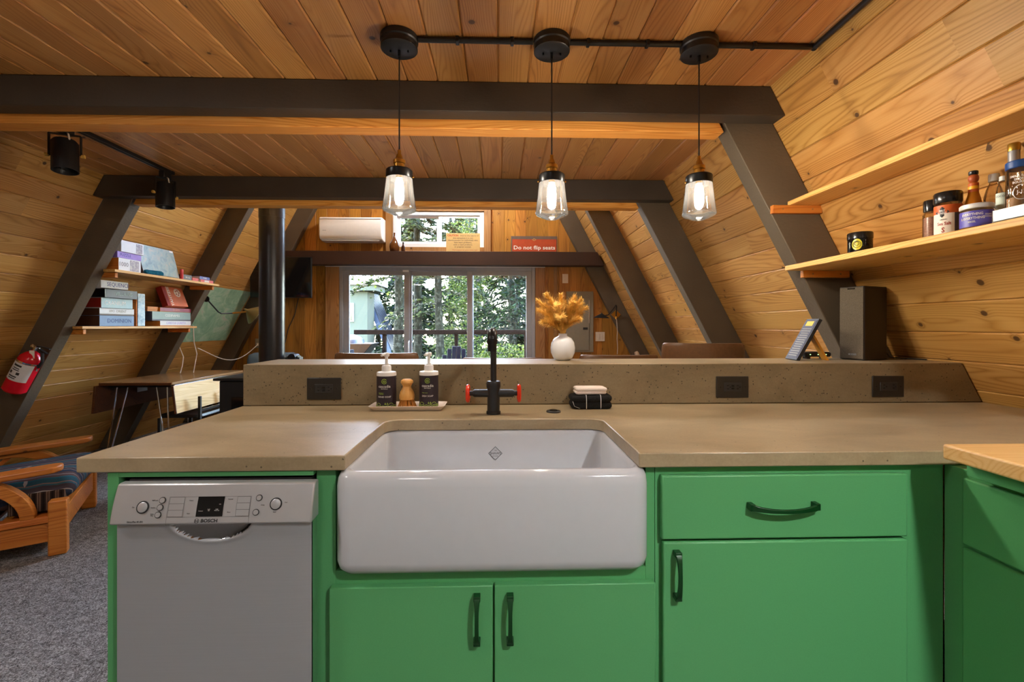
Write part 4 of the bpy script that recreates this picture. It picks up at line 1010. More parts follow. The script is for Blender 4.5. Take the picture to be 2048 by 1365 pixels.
# ------------------------------------------------------------------ left wall shelves with games
def lshelf(z, xf, lab, ya, yb):
    xi = XLI(z)+.004
    poly = [(XL(z)+.03, YO+.002), (xi, YO+.002), (xi, ya), (xf, ya), (xf, yb), (xi, yb), (xi, 4.598), (XL(z)+.03, 4.598)]
    MB().prism(poly, 'Z', z-.020, z).build('game_shelf', 'pine_y', bevel=.002, label=lab, cat='shelf', group='pine shelves on the left wall')
lshelf(1.630, -2.795, 'upper pine game shelf between the left rafters', 3.40, 4.64)
lshelf(1.212, -3.025, 'lower pine game shelf between the left rafters', 3.40, 4.66)
def lcleat(x0, x1, y0, y1, z1, lab): MB().box(x0, x1, y0, y1, z1-.04, z1-.0005).build('shelf_support', 'cleat', bevel=.004, label=lab, cat='bracket')
lcleat(-3.04, -2.82, 4.57, 4.598, 1.61, 'wooden support under the far end of the upper game shelf')
lcleat(-3.01, -2.82, 3.432, 3.46, 1.61, 'wooden support under the near end of the upper game shelf')
lcleat(-3.25, -3.05, 4.57, 4.598, 1.192, 'wooden support under the far end of the lower game shelf')
lcleat(-3.23, -3.05, 3.432, 3.46, 1.192, 'wooden support under the near end of the lower game shelf')

def art(name, c1, c2, c3, sc=14):
    k = N(name); v = k.obj(); a = k.noise(v, sc, 4, .65, .5); b = k.noise(k.scale(v, (1, 1, 2)), sc*.6, 2)
    k.set(k.mix(b, k.ramp(a, [(.35, c1), (.5, c2), (.65, c3)]), c2), .4, 0, .45); return k.m
def gamebox(lab, xf, xb, y0, y1, z0, z1, mat, side, words=None, ink='white_ink', size=.03, lid=.6, wpos=0, pic=None):
    """flat game box on a shelf: lid slides over the base, title printed on the spine facing the room"""
    z0 -= .010; z1 -= .010; low = z0 < 1.6; xf += .030; y0 += .035 if low else .022; y1 += .035 if low else .022; y1 = min(y1, 4.595)
    if xb < -3.06 and not low: xb += .02
    if pic: pic = (pic[0]+.022, pic[1]+.022, pic[2])
    t = thing('board_game', lab, 'game box', ((xf+xb)/2, (y0+y1)/2, z0), group='game boxes on the left shelves')
    zs = z0+(z1-z0)*(1-lid); z0 += .0006
    MB().box(xb+.002, xf-.002, y0+.002, y1-.002, z0, zs+.004).build('box_base', side, t, True)
    b = MB(); b.box(xb, xf, y0, y1, zs, z1); b.build('box_lid', mat, t, True, bevel=.0015)
    MB().box(xb+.002, xf-.0006, y0-.001, y0, z0+.003, z1-.003).build('end_panel', side, t, True)
    if words: text(words, size, ink, t, T(xf+.0006, (y0+y1)/2+wpos, (z0+zs)/2*.0+(zs+z1)/2) @ FX)
    if pic: MB().box(xf-.001, xf+.0006, pic[0], pic[1], zs+.006, z1-.006).build('picture', pic[2], t, True)
    return t
pm('g_blue', srgb(84, 116, 160), rough=.45); pm('g_white', srgb(216, 216, 218), rough=.5, var=.03); pm('g_teal', srgb(150, 180, 188), rough=.45); pm('g_slate', srgb(64, 60, 72), rough=.45); pm('g_brown', srgb(70, 40, 24), rough=.5)
pm('g_red', srgb(150, 34, 24), rough=.45); pm('g_maroon', srgb(140, 24, 56), rough=.45); pm('g_sage', srgb(130, 150, 142), rough=.45); pm('g_purple', srgb(150, 120, 196), rough=.5); pm('ink_blue', srgb(50, 60, 140), rough=.6); pm('ink_navy', srgb(34, 60, 120), rough=.6); pm('g_orange', srgb(206, 110, 70), rough=.45); pm('g_cardred', srgb(196, 50, 54), rough=.45); pm('g_cardblue', srgb(60, 80, 160), rough=.45)
M['art_town'] = art('town_art', srgb(60, 60, 70), srgb(150, 140, 150), srgb(220, 214, 200), 60)
M['art_teal'] = art('teal_art', srgb(80, 104, 108), srgb(140, 160, 154), srgb(200, 170, 140), 16)
M['art_sea'] = art('sea_art', srgb(50, 90, 130), srgb(150, 180, 200), srgb(220, 220, 210), 30)
Z1 = 1.2226
bxL = lambda z: XL(z)+.012
gamebox('blue game box at the bottom of the left stack on the lower shelf', -3.078, bxL(1.306), 3.535, 3.865, Z1, 1.306, 'g_blue', 'g_brown', 'DOMINION', 'ink_navy', .045, 1, .02)
gamebox('plain white game box second from the bottom of the left stack', -3.078, bxL(1.364), 3.535, 3.865, 1.3065, 1.364, 'g_white', 'g_brown', '1893  ORIENT', 'grey_panel', .028, .8)
gamebox('pale teal game box in the middle of the left stack', -3.066, bxL(1.444), 3.535, 3.835, 1.3645, 1.444, 'g_teal', 'g_red', 'CRANIUM', 'white_ink', .045, 1, -.02)
gamebox('dark slate game box second from the top of the left stack', -3.04, bxL(1.512), 3.54, 3.85, 1.4445, 1.512, 'g_slate', 'gloss_black', 'VILLAINS', 'g_sage', .042, 1, .02)
gamebox('white game box with blue title on top of the left stack', -2.995, bxL(1.570), 3.45, 3.70, 1.5125, 1.570, 'g_white', 'g_white', 'SEQUENCE', 'ink_blue', .042, 1, .03)
t = thing('board_game', 'tall sea blue game box standing on edge beside the left stack', 'game box', (-3.13, 3.98, Z1-.01), group='game boxes on the left shelves')
MB().box(bxL(1.49), -3.045, 3.935, 4.015, Z1-.0094, 1.49).build('box_lid', 'art_sea', t, True, bevel=.002); MB().box(bxL(1.48), -3.05, 3.925, 3.9345, Z1-.009, 1.48).build('box_base', 'cleat', t, True)
gamebox('white flat game box at the bottom of the right stack', -3.072, bxL(1.272), 4.15, 4.57, Z1, 1.272, 'g_white', 'cleat', 'CARDS & QUARTO', 'g_purple', .03, .85)
gamebox('sage green game box in the middle of the right stack', -3.075, bxL(1.354), 4.06, 4.56, 1.2725, 1.354, 'g_sage', 'g_slate', 'CODENAMES', 'white_ink', .032, .85)
gamebox('thin maroon game box on top of the right stack', -3.072, bxL(1.392), 4.15, 4.56, 1.3545, 1.392, 'g_maroon', 'cleat', 'Scrabble', 'g_orange', .026, .9)
t = thing('board_game', 'red dice game box leaning upright on the right stack', 'game box', (-3.07, 4.36, 1.383), group='game boxes on the left shelves')
q = MB().box(-.05, 0, -.135, .135, .0, .19).xf(T(-3.010, 4.375, 1.4005) @ Matrix.Rotation(math.radians(-20), 4, 'Y')); q.build('box_lid', 'g_orange', t, True, bevel=.002)
q = MB().box(-.051, .0006, -.137, -.095, .0005, .19).xf(T(-3.010, 4.375, 1.4005) @ Matrix.Rotation(math.radians(-20), 4, 'Y')); q.build('side_panel', 'g_red', t, True)
lm = T(-3.010, 4.375, 1.4005) @ Matrix.Rotation(math.radians(-20), 4, 'Y')
text('YAHTZEE', .045, 'white_ink', t, lm @ T(.0012, -.065, .095) @ FX @ Matrix.Rotation(PI/2, 4, 'Z'), bold=.0006)
q = MB(); q.cyl((.0008, .045, .135), (.0014, .045, .135), .042, n=20); q.xf(lm).build('picture', 'almond', t, True)
q = MB()
for a in range(5): q.cyl((.0014, .045+.022*math.cos(a*1.257), .135+.022*math.sin(a*1.257)), (.002, .045+.022*math.cos(a*1.257), .135+.022*math.sin(a*1.257)), .008, n=10)
q.xf(lm).build('pips', 'g_red', t, True, kind='stuff')
gamebox('small parcel lying between the two game stacks', -3.085, -3.20, 4.02, 4.14, 1.3545, 1.395, 'cleat', 'cleat')
U1 = 1.6406
gamebox('white jigsaw box at the bottom of the upper shelf stack', -2.852, -2.985, 3.445, 3.655, U1, 1.735, 'g_white', 'cleat', '1000', 'grey_ink', .045, 1, -.06, (3.55, 3.635, 'art_town'))
gamebox('purple jigsaw box in the middle of the upper shelf stack', -2.852, -2.972, 3.435, 3.66, 1.7355, 1.782, 'g_purple', 'g_purple', 'PUZZLE', 'ink_blue', .03, 1, -.04)
gamebox('white jigsaw box on top of the upper shelf stack', -2.845, -2.945, 3.46, 3.675, 1.7825, 1.868, 'g_white', 'g_white', None, 'grey_ink', .03, 1, 0, (3.60, 3.66, 'art_town'))
t = thing('board_game', 'large teal illustrated game box standing upright on the upper shelf', 'game box', (-2.92, 3.935, U1-.01), group='game boxes on the left shelves')
lm = T(-2.838, 3.935, U1-.008) @ Matrix.Rotation(math.radians(-14), 4, 'Y')
MB().box(-.030, 0, -.205, .205, .007, .255).xf(lm).build('box_lid', 'art_teal', t, True, bevel=.002)
MB().box(-.031, .0004, -.2065, -.2045, .009, .253).xf(lm).build('side_panel', 'g_brown', t, True)
MB().box(.0002, .0009, .155, .195, .235, .25).xf(lm).build('sticker', 'white', t, True)
k = N('teal_cloth'); v = k.obj(); a = k.noise(v, 60, 3); k.set(k.ramp(a, [(.3, srgb(14, 60, 76)), (.7, srgb(30, 98, 120))]), .9, 0, .1); k.bump(a, .5, .004); M['tealbag'] = k.m
b = MB(); b.loft([[(p[0], p[1], p[2]+.004*math.sin(p[1]*70)) for p in rrect(-2.812, 3.80, .012*s_, .10*s_, .01*s_, z, 5)] for z, s_ in ((U1-.0095, .9), (U1-.002, 1.0), (U1+.016, .97), (U1+.026, .75))])
b.build('teal_pouch', 'tealbag', label='soft teal drawstring pouch in front of the large game box', cat='pouch', angle=60)
gamebox('small black card game box on the upper shelf', -2.86, -2.95, 4.155, 4.265, U1, 1.69, 'g_slate', 'gloss_black', 'SKULL', 'white_ink', .022, 1)
gamebox('small red card game box on the upper shelf', -2.86, -2.95, 4.272, 4.36, U1, 1.672, 'g_cardred', 'g_cardred')
gamebox('red and white card deck box at the far end of the upper shelf', -2.85, -2.95, 4.375, 4.565, U1, 1.668, 'g_cardred', 'g_white', None, 'white_ink', .02, 1, 0, (4.43, 4.50, 'g_white'))
gamebox('blue card deck box lying on the red deck box', -2.862, -2.95, 4.38, 4.53, 1.6685, 1.698, 'g_cardblue', 'g_white', 'PHASE', 'white_ink', .018, 1)
b = MB().lathe([(.014, 0), (.014, .085), (.012, .09)], (-2.835, 4.1585, U1-.0095), 16); b.build('score_tube', 'g_cardred', label='small upright red and blue tube beside the teal game box', cat='tube')

# ------------------------------------------------------------------ map, wall lamps, cords
k = N('map_paper'); v = k.obj(); a = k.noise(v, 5, 5, .65, 1.2); b = k.noise(v, 26, 4, .7, 1.5); cnt = k.math('LESS_THAN', k.math('ABSOLUTE', k.math('SUBTRACT', k.math('FRACT', k.math('MULTIPLY', b, 9)), .5)), .1)
c = k.ramp(a, [(.3, srgb(120, 160, 130)), (.5, srgb(152, 186, 152)), (.62, srgb(180, 200, 170)), (.75, srgb(190, 170, 160))])
k.set(k.mix(k.math('MULTIPLY', cnt, .4), c, srgb(90, 120, 120)), .6, 0, .3); M['map'] = k.m
nn = Vector((SA, 0, -CA)); b = MB(); L = []
zs = [1.64-.6*i/6 for i in range(7)]
for off in (.004, .0055):
    pass
v0 = []
for i, z in enumerate(zs):
    for j in range(9):
        y = 4.78+(5.775-4.78)*j/8; p = Vector((XL(z), y, z))+nn*(.004+.003*math.sin(j*1.9+i)); v0.append(p)
f0 = [(i*9+j, i*9+j+1, (i+1)*9+j+1, (i+1)*9+j) for i in range(6) for j in range(8)]
v1 = [p-nn*.0012 for p in v0]
b.add(v0, f0); b.add(v1, f0); b.build('wall_map', 'map', label='green topographic paper map pinned to the left wall', cat='map', angle=80)

def shade_lamp(t, c, axis, mat='black', R=.085, inner='almond', h=1.0):
    """shallow asymmetric cone shade"""
    MB().lathe([(r_, z_*h) for r_, z_ in [(.006, .062), (.010, .058), (.014, .048), (.030, .040), (R*.7, .018), (R, 0), (R-.003, -.002), (R*.68, .014), (.028, .036), (.001, .04)]], c, 28, axis).build('shade', [mat], t, True)
    MB().lathe([(.001, .006), (.014, .012), (.018, .022), (.012, .034)], c, 14, axis).build('bulb', inner, t, True)
t = thing('wall_lamp', 'black arm wall lamp with brass shade beside the map', 'lamp', (-2.955, 4.70, 1.49))
MB().cyl((-2.955, 4.692, 1.487), (-2.955, 4.702, 1.487), .03, n=18).build('wall_plate', 'black', t, True)
MB().tube([(-2.955, 4.70, 1.487), (-2.93, 4.85, 1.36), (-2.915, 4.875, 1.345), (-2.88, 4.93, 1.348), (-2.835, 4.98, 1.352)], .007, 8).build('arm', 'black', t, True)
MB().tube([(-2.85, 4.962, 1.351), (-2.80, 5.0, 1.358), (-2.735, 5.035, 1.37)], .009, 8).build('joint', 'brass', t, True)
pm('olive_brass', srgb(150, 140, 92), rough=.3, metal=.6)
shade_lamp(t, (-2.68, 5.09, 1.335), (-.62, -.58, .53), 'olive_brass', .115, 'almond', 2.0)
t = thing('wall_lamp', 'black arm wall lamp with dark cone shade near the electrical panel', 'lamp', (1.52, 5.79, 1.36))
MB().cyl((1.505, 5.799, 1.36), (1.505, 5.788, 1.36), .062, n=4).build('wall_plate', 'brass', t, True)
MB().tube([(1.505, 5.788, 1.33), (1.50, 5.74, 1.47), (1.49, 5.735, 1.478), (1.44, 5.70, 1.42), (1.37, 5.65, 1.35), (1.33, 5.62, 1.345)], .007, 8).build('arm', 'black', t, True)
MB().cyl((1.505, 5.788, 1.42), (1.505, 5.786, 1.30), .008, n=10).build('stem', 'brass', t, True)
shade_lamp(t, (1.27, 5.58, 1.315), (.05, 0, 1), 'black', .098, 'white')
MB().tube([(1.512, 5.786, 1.30), (1.522, 5.785, 1.15), (1.518, 5.785, 1.05), (1.526, 5.785, .93), (1.52, 5.785, .85)], .004, 6).build('cord', 'cord_white', t, True)

MB().tube([(-3.09, 4.70, 1.22), (-3.085, 4.705, 1.05), (-3.06, 4.71, .93), (-3.075, 4.68, .742)], .0045, 6).build('lamp_cord', 'cord_white', label='white cord hanging from the lower game shelf to the drop leaf table', cat='cord')
MB().tube([(-3.24, 4.72, 1.0), (-3.20, 4.72, .90), (-3.17, 4.66, .82), (-3.17, 4.63, .742)], .0045, 6).build('lamp_cord', 'cord_white', label='shorter white cord reaching the drop leaf table beside the rafter', cat='cord')
cp = [Vector((-3.06, 4.72, .99)).lerp(Vector((-3.0, 5.77, .985)), i/16)-Vector((0, 0, .16*math.sin(PI*(i/16)**1.1))) for i in range(17)]
MB().tube(cp, .0045, 6).build('slack_cord', 'cord_white', label='slack pale cord sagging from the rafter to the far left outlet', cat='cord')
t = thing('outlet', 'pale outlet box on the far left rafter with a plug', 'outlet', (-3.0, 5.79, .98))
MB().box(-3.045, -2.965, 5.788, 5.799, .94, 1.055).build('plate', 'grey_panel', t, True, bevel=.003)
MB().box(-3.02, -2.985, 5.768, 5.788, .965, 1.0).build('plug', 'almond', t, True, bevel=.004)
t = thing('power_strip', 'small white power strip with red switch beside the rafter', 'power strip', (-3.30, 4.76, 1.0)); lm = basis((0, 1, 0), (CA, 0, SA), (SA, 0, -CA), (XL(1.0)+.004, 4.80, 1.0))
MB().box(-.10, .10, -.022, .022, 0, .03).xf(lm).build('case', 'white', t, True, bevel=.004)
MB().box(-.02, .0, -.01, .01, .029, .034).xf(lm).build('switch', 'red', t, True)

# ------------------------------------------------------------------ fire extinguisher on the left rafter
t = thing('fire_extinguisher', 'red fire extinguisher strapped to the left rafter', 'extinguisher', (-3.36, 3.27, .75))
ax = Vector((.47, 0, .883)); c0 = Vector((-3.368, 3.262, .765)); R = .066
MB().lathe([(R*.85, 0), (R, .012), (R, .235), (R*.93, .262), (R*.62, .290), (.024, .302), (.020, .318)], c0, 28, ax).build('cylinder', 'redext', t, True)
wv = MB(); u_, w_ = frame(ax); L = []
for zz in (.095, .225): L.append([c0+ax*zz+(Vector((-ax.z, 0, ax.x))*math.sin(a)+Vector((0, -1, 0))*math.cos(a))*(R+.001) for a in [-1.3+2.6*i/18 for i in range(19)]])
wv.loft(L, False, False, closed=False); wv.build('instruction_label', 'g_white', t, True)
g = MB(); xr_ = Vector((ax.z, 0, -ax.x))
for zz, s_, wd_ in ((.205, .012, .05), (.185, .006, .04), (.172, .006, .045), (.150, .018, .018), (.125, .008, .05), (.112, .006, .045)):
    for sg in ((-1, 1) if s_ == .018 else (0,)):
        L = [[c0+ax*(zz+dz)+(xr_*math.sin(a)+Vector((0, -1, 0))*math.cos(a))*(R+.0018) for a in [sg*.35-wd_/R/2+wd_/R*i/6 for i in range(7)]] for dz in (-s_/2, s_/2)]
        g.loft(L, False, False, closed=False)
g.build('print', 'dark_ink', t, True, kind='stuff')
top = c0+ax*.318
b = MB(); b.cyl(top, top+ax*.03, .017, n=14); b.cyl(top+ax*.018, top+ax*.018-xr_*.035, .014, n=12); b.build('valve', 'chrome', t, True)
b = MB(); b.bar(top+ax*.034, top+ax*.052+xr_*.085, .018, .008); b.bar(top+ax*.022, top+ax*.014+xr_*.08, .018, .008); b.build('lever', 'black', t, True)
b = MB(); b.tube([top+ax*.012, top+xr_*.05+ax*.0, top+xr_*.078-ax*.05, top+xr_*.072-ax*.10], .010, 8); b.build('hose', 'black', t, True)
b = MB(); b.bar(c0+ax*.205-xr_*(R+.006)+Vector((0, .02, 0)), c0+ax*.205+xr_*(R+.02)+Vector((0, -.01, 0)), .018, .004, up=(0, 1, 0)); L = []
L = [[c0+ax*zz+(xr_*math.sin(a)+Vector((0, -1, 0))*math.cos(a))*(R+.003) for a in [-1.6+3.2*i/18 for i in range(19)]] for zz in (.228, .24)]
b.loft(L, False, False, closed=False); b.build('strap', 'chrome', t, True)
q = top-xr_*.0+Vector((0, -.03, -.02)); MB().box(q.x-.012, q.x+.022, q.y-.001, q.y, q.z-.035, q.z+.02).build('tag', 'white', t, True)

# ------------------------------------------------------------------ drop leaf table and chair
class MBS(MB):
    def build(s, *a, **k): s.xf(T(0, .075, 0)); return MB.build(s, *a, **k)
t = thing('drop_leaf_table', 'drop leaf table on steel hairpin legs under the game shelves', 'table', (-3.05, 4.455, 0))
MBS().box(-3.36, -2.755, 3.85, 4.92, .716, .737).build('tabletop', 'oaktop', t, True, bevel=.003)
MBS().box(-3.355, -2.76, 3.846, 3.8505, .712, .733).build('edge_band', 'walnut', t, True)
q = MBS().box(-.01, .01, 3.83, 4.93, -.235, 0).xf(T(-2.738, 0, .708) @ Matrix.Rotation(math.radians(-7), 4, 'Y')); q.build('front_leaf', 'maple', t, True, bevel=.003)
q = MBS().box(-.009, .009, 3.826, 3.831, -.235, 0).xf(T(-2.738, 0, .708) @ Matrix.Rotation(math.radians(-7), 4, 'Y')); q.build('leaf_edge', 'walnut', t, True)
q = MBS().box(-.01, .01, 3.83, 4.93, -.23, 0).xf(T(-3.375, 0, .708) @ Matrix.Rotation(math.radians(5), 4, 'Y')); q.build('rear_leaf', 'walnut', t, True, bevel=.003)
MBS().box(-2.757, -2.748, 3.87, 4.91, .706, .716).build('hinge', 'chrome', t, True)
MBS().box(-3.32, -2.80, 3.90, 4.87, .69, .7155).build('underframe', 'darkgap', t, True)
for x, y, sx, sy in ((-3.27, 3.93, -1, -1), (-2.85, 3.93, 1, -1), (-2.85, 4.84, 1, 1), (-3.27, 4.84, -1, 1)):
    b = MBS(); ft = Vector((x+sx*.055, y+sy*.055, .006))
    b.tube([(x-sx*.0+.045*sy*0, y, .69), ft+Vector((0, 0, .02)), ft], .0065, 8); b.tube([(x-sx*.09, y, .69), ft+Vector((-sx*.012, 0, .02)), ft+Vector((-sx*.006, 0, .0))], .0065, 8)
    b.build('hairpin_leg', 'chrome', t, True)
MBS().box(-3.37+.02, -3.352, 4.25, 4.37, .60, .66).build('paper_tag', 'g_white', t, True)
t = thing('dining_chair', 'low black metal framed chair tucked under the drop leaf table', 'chair', (-2.8, 4.315, 0))
MBS().loft([rrect(-2.82, 4.235, .18, .20, .03, .40), rrect(-2.82, 4.235, .185, .205, .035, .41), rrect(-2.82, 4.235, .18, .20, .03, .43)]).build('seat', 'black', t, True)
for y in (4.03, 4.44):
    MBS().box(-2.652, -2.63, y-.011, y+.011, .0, .592).build('leg', 'black', t, True, bevel=.002)
    MBS().box(-3.0, -2.978, y-.011, y+.011, .0, .40).build('leg', 'black', t, True, bevel=.002)
MBS().box(-2.648, -2.634, 4.04, 4.43, .455, .475).build('back_rail', 'black_metal', t, True)
MBS().box(-2.648, -2.634, 4.04, 4.43, .14, .158).build('stretcher', 'black_metal', t, True)

# ------------------------------------------------------------------ wooden futon chair
k = N('southwest_weave'); v = k.obj(); sp_ = k.n('SeparateXYZ'); k.l(v, sp_.inputs[0]); nz = k.noise(v, 260, 2, .7)
yy = k.math('MULTIPLY', k.math('ADD', k.math('ADD', sp_.outputs[1], sp_.outputs[2]), k.math('MULTIPLY', k.math('PINGPONG', k.math('MULTIPLY', sp_.outputs[0], 1.0), .055), .16)), 5.6)
fr_ = k.math('FRACT', k.math('ADD', yy, 10))
cc = k.ramp(fr_, [(0, srgb(58, 66, 84)), (.10, srgb(150, 140, 136)), (.13, srgb(70, 62, 70)), (.30, srgb(56, 92, 106)), (.36, srgb(126, 100, 96)), (.40, srgb(48, 84, 100)), (.58, srgb(44, 100, 116)), (.63, srgb(92, 76, 78)), (.74, srgb(136, 124, 122)), (.78, srgb(84, 70, 72)), (.90, srgb(48, 58, 78))], 'CONSTANT')
vo = k.n('TexVoronoi', distance='MANHATTAN'); vo.inputs['Scale'].default_value = 9; k.l(v, vo.inputs['Vector'])
mot = k.math('LESS_THAN', k.math('ABSOLUTE', k.math('SUBTRACT', vo.outputs['Distance'], .36)), .06)
band = k.math('MULTIPLY', mot, k.math('LESS_THAN', k.math('ABSOLUTE', k.math('SUBTRACT', fr_, .5)), .14))
k.set(k.mix(k.math('MULTIPLY', band, .75), cc, srgb(180, 168, 166)), .95, 0, .1); k.bump(nz, .5, .002); M['weave'] = k.m
k = N('brown_plaid'); v = k.obj(); w_ = k.n('TexWave'); w_.inputs['Scale'].default_value = 9; k.l(v, w_.inputs[0])
k.set(k.ramp(w_.outputs['Color'], [(0, srgb(30, 22, 20)), (.6, srgb(56, 42, 36)), (.85, srgb(120, 96, 80)), (1, srgb(60, 44, 36))]), .95, 0, .1); M['plaid'] = k.m
rz = math.atan2(.53, .848)      # local +x is the way the chair faces, local +y runs across it
fc_ = thing('futon_chair', 'wooden futon armchair with dark woven southwestern cushion', 'armchair', (-2.318, 2.523, 0), rz)
for y in (0, .74):
    b = MB(); b.box(-.075, 0, y-.03, y+.03, 0, .29); b.build('front_leg', 'chair_wood', fc_, bevel=.008, seg=3)
    b = MB(); b.box(-.80, -.725, y-.03, y+.03, 0, .30); b.build('back_leg', 'chair_wood', fc_, bevel=.006)
    b = MB(); b.box(-.73, -.072, y-.016, y+.016, .075, .175); b.build('side_rail', 'chair_wood', fc_, bevel=.004)
    b = MB(); b.box(-.73, -.06, y-.028, y+.028, .178, .215); b.build('side_cap', 'chair_wood', fc_, bevel=.006)
    pts = [(-.13-.52*(1-math.cos(a))*.5-.0, y, .205+.235*math.sin(a)) for a in [PI*.0+PI*i/20 for i in range(21)]]
    pts = [(-.40+.25*math.cos(a), y, .205+.215*math.sin(a)) for a in [PI*i/22 for i in range(23)]]
    MB().sweep(pts, .055, .055, (0, 1, 0)).build('arch', 'chair_wood', fc_, bevel=.004)
    b = MB(); sec = rrect(0, 0, .40, .055, .05, 0, 6); top_ = [(p[0]-.42, p[1]+y, .452+(-.03)*(p[0]/-.40)*0+p[0]*.06) for p in sec]; bot = [(p[0], p[1], p[2]-.034) for p in top_]
    b.loft([bot, top_]); b.build('armrest', 'chair_wood', fc_, bevel=.008, seg=3)
    b = MB(); b.bar((-.62, y, .19), (-.40, y, .40), .022, .022); b.build('brace', 'chair_wood', fc_)
MB().box(-.045, -.012, .03, .71, .12, .235).build('front_rail', 'chair_wood', fc_, bevel=.004)
for i in range(6):
    x = -.12-i*.11; MB().box(x-.035, x+.035, .02, .72, .19-i*.008, .208-i*.008).build('seat_slat', 'chair_wood', fc_, bevel=.002)
MB().cyl((-.33, -.0185, .125), (-.33, -.0155, .125), .012, n=12).build('plug', 'darkgap', fc_)
b = MB(); L = []
for q in range(9):
    a = -PI/2+PI*q/8; ins = .06*(1-math.cos(a)); z = .30+.075*math.sin(a)
    L.append([(p[0], p[1], z+.0+p[0]*-.0-.05*((p[0]+.42)/-.42)*.6+.012*math.sin(p[1]*9)) for p in rrect(-.38, .37, .40-ins, .325-ins, .05, 0, 6)])
b.loft(L); b.build('seat_cushion', 'weave', fc_, angle=70)
b = MB(); b.box(-.24, -.02, .04, .10, .22, .33); b.build('throw_edge', 'plaid', fc_, bevel=.012, seg=3)
b = MB().box(-.14, 0, .03, .71, 0, .55).xf(T(-.66, 0, .30) @ Matrix.Rotation(math.radians(-22), 4, 'Y')); b.build('back_cushion', 'weave', fc_, bevel=.05, seg=4)
MB().box(-.80, -.77, .03, .71, .05, .60).build('back_frame', 'chair_wood', fc_, bevel=.004)

# ------------------------------------------------------------------ bar stools behind the ledge
def stool(x, y, rz, top, lab):
    t = thing('bar_stool', lab, 'stool', (x, y, 0), rz, group='bar stools behind the ledge'); w = .195
    MB().loft([rrect(0, 0, w, .19, .05, .62), rrect(0, 0, w+.005, .195, .055, .64), rrect(0, 0, w+.005, .195, .055, .68), rrect(0, 0, w-.01, .18, .05, .70)]).build('seat', 'leather', t)
    L = []
    for z, s_, yo in ((.74, .93, .17), (.80, 1, .18), (top-.06, 1.0, .205), (top-.02, .99, .208), (top-.006, .97, .209), (top, .93, .21)):
        L.append([(p[0]*s_, p[1]+yo-.05*(abs(p[0])/w)**2*1.2, z) for p in [(w*math.cos(a)*1.03, .020*math.sin(a)) if True else 0 for a in [2*PI*i/28 for i in range(28)]]])
    MB().loft(L).build('backrest', 'leather', t, angle=60)
    MB().tube([(w*.99*math.cos(a), .187-.05*math.cos(a)**2*1.2+.02, top-.012) for a in [PI*i/14 for i in range(15)]], .004, 6).build('piping', 'dkbrown', t)
    for sx in (-1, 1):
        for sy in (-1, 1): MB().cyl((sx*.15, sy*.14, .63), (sx*.19, sy*.18, 0), .014, .011, 10).build('leg', 'black', t)
        MB().cyl((sx*.16, .165, .66), (sx*.16, .175, .80), .01, n=8).build('back_post', 'black', t)
    MB().tube([(-.178, -.168, .22), (.178, -.168, .22), (.178, .168, .22), (-.178, .168, .22), (-.178, -.168, .22)], .008, 8).build('footrest', 'black_metal', t)
stool(-.58, 2.33, PI*1.0+.0, 1.088, 'brown leather bar stool behind the soap bottles')
stool(.02, 2.36, PI, 1.062, 'brown leather bar stool just showing behind the faucet')
stool(.60, 2.40, PI, 1.072, 'brown leather bar stool behind the white vase')
stool(1.08, 2.44, PI-.25, 1.128, 'tall brown leather bar stool left of the instruction card')

# ------------------------------------------------------------------ stove pipe, sofa, far wall things
t = thing('wood_stove', 'black wood stove with round flue pipe rising to the roof', 'stove', (-1.863, 3.8, 0))
MB().cyl((-1.863, 3.8, .80), (-1.863, 3.8, 2.12), .096, n=32).build('flue_pipe', 'pipe', t, True)
MB().cyl((-1.863, 3.8, 2.10), (-1.863, 3.8, 3.8), .0985, n=32).build('upper_flue', 'pipe', t, True)
MB().box(-2.17, -1.61, 3.60, 4.05, .15, .79).build('firebox', 'black', t, True, bevel=.01)
MB().box(-2.2, -1.58, 3.57, 4.08, .79, .81).build('top_plate', 'black', t, True, bevel=.004)
MB().box(-2.07, -1.71, 3.585, 3.60, .28, .66).build('door', 'gloss_black', t, True, bevel=.004)
for x in (-2.1, -1.68):
    for y in (3.66, 3.99): MB().cyl((x, y, 0), (x, y, .15), .018, .025, 10).build('leg', 'black', t, True)
t = thing('stove_fan', 'small black slatted fan standing on the wood stove', 'fan', (-1.70, 3.85, .811))
MB().box(-1.755, -1.645, 3.82, 3.88, .811, .83).build('base', 'black', t, True, bevel=.003)
for i in range(9): MB().box(-1.765+i*.014, -1.759+i*.014, 3.815, 3.885, .83, .955+.022*math.sin(PI*i/8)).build('fin', 'black', t, True)
MB().cyl((-1.705, 3.80, .955), (-1.705, 3.895, .955), .03, n=16).build('hub', 'black_metal', t, True)

t = thing('armchair', 'blue grey upholstered armchair in the far left corner', 'armchair', (-2.76, 5.4, 0))
MB().loft([rrect(-2.76, 5.40, .30, .33, .06, .16), rrect(-2.76, 5.40, .31, .34, .07, .20), rrect(-2.76, 5.40, .31, .34, .07, .40), rrect(-2.76, 5.40, .28, .31, .06, .46)]).build('seat', 'sofa', t, True)
b = MB(); b.loft([rrect(-2.76, 5.68, .30*s_, .10*s_, .07*s_, z, 6) for z, s_ in ((.40, .95), (.46, 1), (.80, 1), (.86, .94), (.885, .75))]); b.build('backrest', 'sofa', t, True, angle=60)
for x in (-3.03, -2.49): b = MB(); b.loft([rrect(x, 5.38, .06*s_, .32*s_, .05*s_, z, 5) for z, s_ in ((.16, 1), (.55, 1), (.60, .9))]); b.build('arm', 'sofa', t, True, angle=60)
for x in (-3.03, -2.52):
    for y in (5.12, 5.66): MB().cyl((x, y, 0), (x, y, .17), .018, .024, 10).build('leg', 'walnut', t, True)

